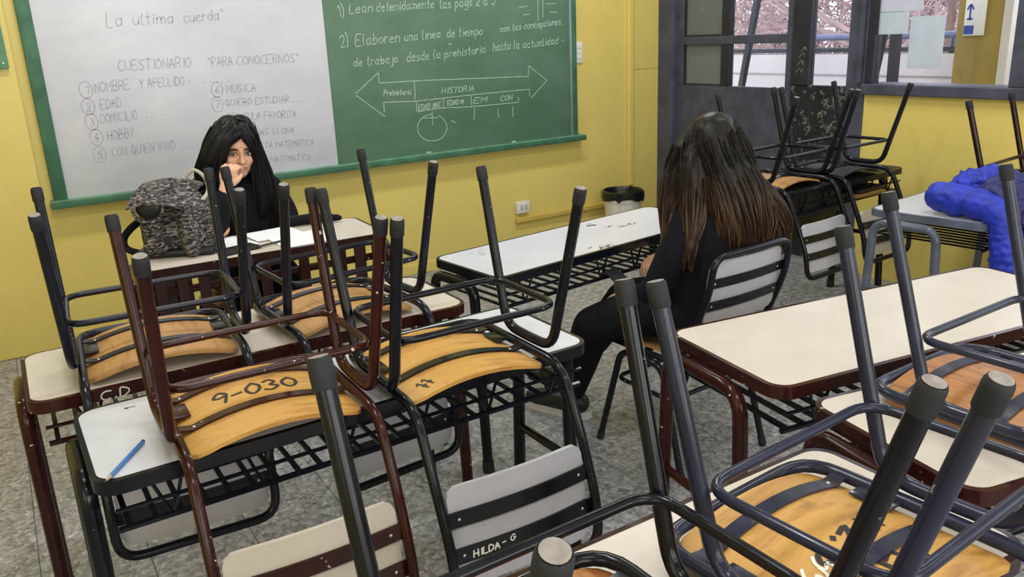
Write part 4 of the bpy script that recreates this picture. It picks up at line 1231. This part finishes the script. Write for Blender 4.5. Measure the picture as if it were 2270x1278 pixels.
def strand_hair(mb, c, R, phis, zend, spread, n, seed, rx=.088, ry=.105, rz=.108, wid=.009, wave=.006, part=0.0):
    """strands leave a parting, hug the scalp and fall ; spread(phi,t)->world offset while falling"""
    rnd = random.Random(seed); c = Vector(c)
    for k in range(n):
        phi = rnd.uniform(*phis[k % len(phis)])
        lift = rnd.uniform(.0, .012)
        pts = []
        th0 = rnd.uniform(.02, .5)
        for i in range(7):
            th = th0 + (PI * .56 - th0) * i / 6
            st = math.sin(th)
            p = Vector((st * math.sin(phi) * (rx + lift) + part * (1 - i / 6), -st * math.cos(phi) * (ry + lift) + .012, math.cos(th) * (rz + lift) + .02))
            pts.append(c + R @ p)
        z_e = zend(phi) + rnd.uniform(-.03, .05)
        p0 = pts[-1]; fq = rnd.uniform(9, 15); pp = rnd.uniform(0, 6.28)
        m = 8
        for i in range(1, m + 1):
            t = i / m
            o = spread(phi, t, rnd)
            z = p0.z + (z_e - p0.z) * t
            w = wave * t
            pts.append(Vector((p0.x + o[0] + w * math.sin(fq * z * 2 + pp), p0.y + o[1] + w * math.cos(fq * z * 2 + pp), z)))
        P = spline(pts, 2)
        kk = len(P)
        mb.tube(P, [wid * (.5 + .7 * math.sin(PI * min(1, .15 + .8 * i / kk))) * (1 if i < kk - 3 else .4) for i in range(kk)], 5, squash=(1, .55))


# --- the woman facing us
tp = thing('person', 'woman with long black hair in black, hand at her mouth, behind the desk', 'person', (.88, 3.80, 0))
T0 = Vector((.88, 3.80, 0))
def tr_(*p): return Vector(p) - T0
hc = tr_(.893, 3.70, 1.098); HR = head_rot(math.radians(-3), math.radians(9), math.radians(3))
body = MB()
head_into(body, hc, HR)
chain(body, [tr_(.885, 3.79, .90), tr_(.885, 3.745, 1.0), tr_(.885, 3.72, 1.06)], [.06, .05, .05])
chain(body, [tr_(.89, 3.80, .50), tr_(.89, 3.80, .70), tr_(.885, 3.79, .88)], [.13, .12, .11], 16)
body.ell(tr_(.885, 3.79, .85), (.17, .10, .09))
# right arm (image left): elbow on desk, hand at mouth
chain(body, [tr_(.74, 3.76, .90), tr_(.72, 3.60, .80), tr_(.735, 3.52, .79)], [.05, .045, .04])
chain(body, [tr_(.735, 3.515, .79), tr_(.765, 3.53, .89), tr_(.79, 3.558, .965)], [.036, .03, .024])
hand(body, tr_(.787, 3.556, .955), (.36, .04, 1.0), (.75, .62, -.12), .16, (.75, .95, .6), .1, -1)
# left arm hanging down behind the desk edge
chain(body, [tr_(1.03, 3.77, .89), tr_(1.075, 3.74, .76), tr_(1.05, 3.68, .66)], [.05, .045, .038])
chain(body, [tr_(1.05, 3.68, .66), tr_(.99, 3.63, .63), tr_(.95, 3.61, .625)], [.036, .03, .024])
hand(body, tr_(.955, 3.612, .625), (-1, -.1, -.08), (0, 0, -1), .16, (.2, .3, .2), .12, 1)
# legs under the desk
for s in (-1, 1):
    chain(body, [tr_(.88 + s * .09, 3.80, .52), tr_(.88 + s * .10, 3.56, .53), tr_(.88 + s * .10, 3.46, .48)], [.085, .07, .058])
    chain(body, [tr_(.88 + s * .10, 3.46, .48), tr_(.88 + s * .10, 3.50, .28), tr_(.88 + s * .10, 3.52, .09)], [.058, .05, .036])
    chain(body, [tr_(.88 + s * .10, 3.54, .045), tr_(.88 + s * .11, 3.42, .035)], [.038, .03])
bo = blob_obj('body', body, M['skin'], .0048, tp, 3)
face_parts(tp, hc, HR)
top_ = MB()
chain(top_, [tr_(.89, 3.80, .47), tr_(.89, 3.80, .68), tr_(.885, 3.79, .86)], [.15, .145, .135], 18)
top_.ell(tr_(.885, 3.79, .86), (.195, .115, .095)); top_.ell(tr_(.885, 3.79, .93), (.10, .08, .06))
chain(top_, [tr_(.735, 3.77, .90), tr_(.71, 3.61, .81), tr_(.725, 3.525, .80)], [.066, .06, .052])
chain(top_, [tr_(.725, 3.52, .80), tr_(.755, 3.53, .875), tr_(.778, 3.55, .925)], [.05, .044, .036])
chain(top_, [tr_(1.03, 3.78, .89), tr_(1.085, 3.74, .76), tr_(1.06, 3.68, .66)], [.07, .062, .052])
chain(top_, [tr_(1.06, 3.68, .66), tr_(1.0, 3.635, .63), tr_(.975, 3.615, .625)], [.05, .044, .038])
blob_obj('black_sweater', top_, M['blackcloth'], .010, tp, 4)
tro = MB()
for s in (-1, 1):
    chain(tro, [tr_(.88 + s * .09, 3.83, .52), tr_(.88 + s * .10, 3.56, .535), tr_(.88 + s * .10, 3.45, .49)], [.10, .083, .07])
    chain(tro, [tr_(.88 + s * .10, 3.45, .49), tr_(.88 + s * .10, 3.50, .28), tr_(.88 + s * .10, 3.52, .12)], [.07, .062, .052])
blob_obj('dark_trousers', tro, M['blackcloth'], .012, tp, 4)
for s in (-1, 1):
    q = MB(); chain(q, [tr_(.88 + s * .10, 3.55, .045), tr_(.88 + s * .105, 3.47, .045), tr_(.88 + s * .11, 3.40, .038)], [.044, .045, .036]); obj('shoe', q, M['blackleather'], tp)
def chain_strands(mb, pts, rad, n, seed, wid=.005, wave=.006, lam=.16, lo=.98, hi=1.05):
    """clumped strands lying on a lock of hair"""
    rnd = random.Random(seed)
    P = spline(pts, 6); k = len(P); R = []
    for i in range(len(pts) - 1):
        for j in range(6): R.append(rad[i] + (rad[i + 1] - rad[i]) * j / 6)
    R.append(rad[-1])
    F = []; u = None
    for i in range(k):
        t = (P[min(i + 1, k - 1)] - P[max(i - 1, 0)]).normalized()
        u = (t.orthogonal() if u is None else (u - t * u.dot(t))).normalized()
        F.append((u.copy(), t.cross(u)))
    for q in range(n):
        a = rnd.uniform(0, 2 * PI); s0 = rnd.randint(0, max(1, k // 5)); e0 = k - rnd.randint(0, 4); f = rnd.uniform(lo, hi); ph = rnd.uniform(0, 1.2); da = rnd.uniform(-.25, .25)
        L = []
        for i in range(s0, e0):
            aa = a + da * i / k + wave * 8 * math.sin(i / k * 9 + ph)
            rr = R[i] * f + wave * .5 * math.sin(i / k * 12 + ph * 2)
            L.append(P[i] + (F[i][0] * math.cos(aa) + F[i][1] * math.sin(aa)) * rr)
        d = (L[-1] - L[-3]); L.append(L[-1] + d * rnd.uniform(.3, 1.4))
        m = len(L)
        mb.tube(L, [wid * (.45 + .75 * math.sin(PI * min(1, .12 + .86 * i / (m - 1)))) for i in range(m)], 5, squash=(1, .6))


def lc(*p): return hc + HR @ Vector(p)
LOCKS_T = [
    ([lc(.012, -.058, .092), lc(-.052, -.082, .058), lc(-.083, -.078, .008), lc(-.098, -.062, -.06), lc(-.115, -.045, -.135)], [.020, .024, .026, .030, .026]),
    ([lc(-.03, -.02, .105), lc(-.085, -.045, .05), lc(-.118, -.045, -.03), lc(-.150, -.035, -.10), lc(-.165, -.035, -.145)], [.035, .045, .05, .045, .022]),
    ([lc(.012, -.058, .092), lc(.040, -.080, .052), lc(.066, -.070, -.005), lc(.078, -.058, -.085), lc(.092, -.055, -.19), lc(.085, -.06, -.29)], [.020, .022, .022, .030, .040, .028]),
    ([lc(.035, .0, .09), lc(.066, -.01, .02), lc(.088, -.01, -.07), lc(.112, -.015, -.17), lc(.108, -.02, -.27)], [.032, .036, .042, .048, .03]),
    ([lc(-.02, .05, .08), lc(-.06, .09, -.02), lc(-.08, .09, -.12), lc(-.06, .09, -.24)], [.06, .07, .07, .05]),
    ([lc(.03, .05, .08), lc(.06, .09, -.02), lc(.07, .09, -.12), lc(.06, .09, -.24)], [.06, .07, .07, .05]),
]
hb = MB()
hb.ell(lc(0, .028, .028), (.090, .096, .094), 18, 12, HR)
for P_, R_ in LOCKS_T: chain(hb, P_, R_)
blob_obj('hair_mass', hb, M['hairb'], .0075, tp, 2)
hs = MB()
for i, (P_, R_) in enumerate(LOCKS_T): chain_strands(hs, P_, R_, 80 if i < 4 else 50, 30 + i, .0028, .004)
def spT(phi, t, rnd): return (0, .02 * t)
strand_hair(hs, hc, HR, [(1.1, PI), (-PI, -1.0)], lambda p: 1.02 + hc.z - 1.098, spT, 220, 8, .086, .094, .096, .005, .002, .006)
# a loose curl at the left
obj('hair', hs, M['hairb'], tp)
obj('loose_curl', MB().tube(spline([lc(-.165, -.045, -.09), lc(-.205, -.05, -.125), lc(-.21, -.05, -.16), lc(-.18, -.05, -.178), lc(-.15, -.045, -.165)], 5), .0055, 6), M['hairb'], tp)

# --- the student seen from behind
sp = thing('person', 'student seen from behind with long brown hair, dark navy sweater, sitting at the white desk', 'person', (2.05, 2.05, 0))
S0 = Vector((2.05, 2.05, 0))
def sr_(*p): return Vector(p) - S0
hc2 = sr_(2.075, 2.03, 1.105); HR2 = head_rot(PI + math.radians(28), math.radians(4), math.radians(4))
body = MB(); head_into(body, hc2, HR2)
chain(body, [sr_(2.09, 1.985, .93), sr_(2.09, 2.0, 1.0), sr_(2.085, 2.02, 1.07)], [.06, .05, .05])
chain(body, [sr_(2.06, 2.02, .52), sr_(2.07, 1.98, .72), sr_(2.09, 1.98, .90)], [.13, .115, .11], 16)
body.ell(sr_(2.09, 1.985, .88), (.17, .09, .08))
chain(body, [sr_(1.965, 2.0, .88), sr_(1.91, 2.01, .77), sr_(1.885, 2.06, .65)], [.048, .043, .037])
chain(body, [sr_(1.885, 2.06, .65), sr_(1.87, 2.11, .615), sr_(1.86, 2.16, .607)], [.035, .03, .025])
hand(body, sr_(1.86, 2.155, .608), (-.10, 1, -.22), (.2, -.1, -1), .17, (.35, .45, .35), .12, 1)
chain(body, [sr_(2.25, 1.99, .89), sr_(2.30, 2.05, .76), sr_(2.27, 2.16, .70)], [.048, .043, .037])
chain(body, [sr_(2.27, 2.16, .70), sr_(2.18, 2.22, .69), sr_(2.12, 2.25, .69)], [.035, .03, .025])
hand(body, sr_(2.125, 2.247, .69), (-1, .5, -.3), (-.2, .1, -1), .17, (.35, .45, .35), .12, -1)
for (kx, ky_, fx, fy) in ((1.735, 2.245, 1.82, 2.50), (2.03, 2.42, 1.95, 2.68)):
    chain(body, [sr_(1.98 if kx < 1.9 else 2.14, 2.04, .53), sr_((kx + 2.0) / 2, (ky_ + 2.04) / 2, .53), sr_(kx, ky_, .48)], [.085, .075, .058])
    chain(body, [sr_(kx, ky_, .48), sr_((kx + fx) / 2 - .01, (ky_ + fy) / 2, .29), sr_(fx, fy, .10)], [.058, .052, .036])
    chain(body, [sr_(fx, fy - .02, .055), sr_(fx - .06, fy + .13, .045)], [.034, .028])
blob_obj('body', body, M['skin'], .006, sp, 3)
top_ = MB()
chain(top_, [sr_(2.06, 2.03, .47), sr_(2.07, 1.985, .70), sr_(2.09, 1.985, .88)], [.155, .14, .13], 18)
top_.ell(sr_(2.10, 1.985, .865), (.185, .11, .09)); top_.ell(sr_(2.09, 1.99, .94), (.10, .075, .06))
chain(top_, [sr_(1.965, 2.0, .88), sr_(1.91, 2.01, .77), sr_(1.885, 2.06, .65)], [.075, .066, .058])
chain(top_, [sr_(1.885, 2.06, .65), sr_(1.87, 2.11, .615), sr_(1.862, 2.135, .61)], [.056, .046, .04])
chain(top_, [sr_(2.25, 1.99, .88), sr_(2.31, 2.05, .75), sr_(2.28, 2.17, .69)], [.075, .066, .056])
chain(top_, [sr_(2.28, 2.17, .69), sr_(2.19, 2.22, .69), sr_(2.155, 2.235, .69)], [.055, .046, .04])
blob_obj('navy_sweater', top_, M['navycloth'], .011, sp, 4)
tro = MB()
tro.ell(sr_(2.06, 2.02, .52), (.17, .14, .075))
for (kx, ky_, fx, fy) in ((1.735, 2.245, 1.82, 2.50), (2.03, 2.42, 1.95, 2.68)):
    chain(tro, [sr_(1.98 if kx < 1.9 else 2.14, 2.04, .535), sr_((kx + 2.0) / 2, (ky_ + 2.04) / 2, .535), sr_(kx, ky_, .485)], [.098, .09, .075])
    chain(tro, [sr_(kx, ky_, .485), sr_((kx + fx) / 2 - .01, (ky_ + fy) / 2, .29), sr_(fx, fy, .12)], [.075, .07, .058])
blob_obj('black_trousers', tro, M['blackcloth'], .012, sp, 4)
for (fx, fy) in ((1.82, 2.50), (1.95, 2.68)):
    q = MB(); chain(q, [sr_(fx + .01, fy - .03, .065), sr_(fx - .03, fy + .06, .06), sr_(fx - .08, fy + .17, .045)], [.045, .046, .034]); shp = obj('shoe', q, M['blackleather'], sp)
    q = MB().prism([tuple((Vector((fx, fy)) + Vector((x - y * .42, y)) - S0.xy)) for x, y in rrect(.085, .27, .04, 5, 0, .065)], .0, .032); obj('white_sole', q, M['sole'], shp)
phn = tag(obj('phone', MB().box(-.035, .035, -.07, .07, -.004, .004, .003), M['blackleather'], None, True, (1.875, 2.245, .63), (.5, 0, .2)), "dark phone in the student's left hand", 'phone')
LOCKS_S = [
    ([sr_(2.07, 2.0, 1.16), sr_(2.08, 1.955, 1.05), sr_(2.09, 1.915, .95), sr_(2.12, 1.895, .86), sr_(2.14, 1.89, .775)], [.085, .100, .105, .105, .07]),
    ([sr_(2.12, 1.99, 1.13), sr_(2.145, 1.95, 1.01), sr_(2.195, 1.915, .915), sr_(2.26, 1.90, .835), sr_(2.285, 1.90, .765)], [.06, .07, .075, .072, .045]),
    ([sr_(2.04, 1.98, 1.14), sr_(2.04, 1.935, 1.03), sr_(2.045, 1.90, .93), sr_(2.06, 1.885, .83), sr_(2.08, 1.885, .76)], [.05, .06, .06, .055, .03]),
    ([sr_(2.03, 2.03, 1.15), sr_(1.99, 2.01, 1.07), sr_(1.965, 1.985, .98), sr_(1.935, 1.95, .88), sr_(1.905, 1.94, .77)], [.045, .050, .044, .034, .016]),
    ([sr_(2.005, 2.06, 1.12), sr_(1.965, 2.07, 1.02), sr_(1.93, 2.05, .92), sr_(1.88, 2.02, .80)], [.045, .045, .038, .018]),
]
hb = MB()
hb.ell(hc2 + HR2 @ Vector((0, .02, .028)), (.090, .106, .098), 18, 12, HR2)
for P_, R_ in LOCKS_S: chain(hb, P_, R_, 16)
def hairwave(o):
    tx = bpy.data.textures.new('hair_clumps', 'CLOUDS'); tx.noise_scale = .05
    d = o.modifiers.new('d', 'DISPLACE'); d.texture = tx; d.strength = .008; d.mid_level = .5
blob_obj('hair_mass', hb, M['hairbr'], .009, sp, 3, hairwave)
def spS(phi, t, rnd):
    wx = HR2 @ Vector((math.sin(phi), -math.cos(phi), 0))
    return (.03 * t * wx.x, -.05 * t * max(0, -wx.y))
for mat_, n1, n2, sd in (('hairbr', 170, 420, 21), ('hairbr2', 70, 120, 22)):
    hs = MB()
    for i, (P_, R_) in enumerate(LOCKS_S): chain_strands(hs, P_, R_, int(n1 * (1.5 if i < 2 else .8)), sd * 10 + i, .0026, .012, .16, .97, 1.05)
    strand_hair(hs, hc2, HR2, [(.95, PI), (-PI, -.95)], lambda p: .98, spS, n2, sd, .089, .105, .097, .0032, .003, .0)
    obj('hair', hs, M[mat_], sp)
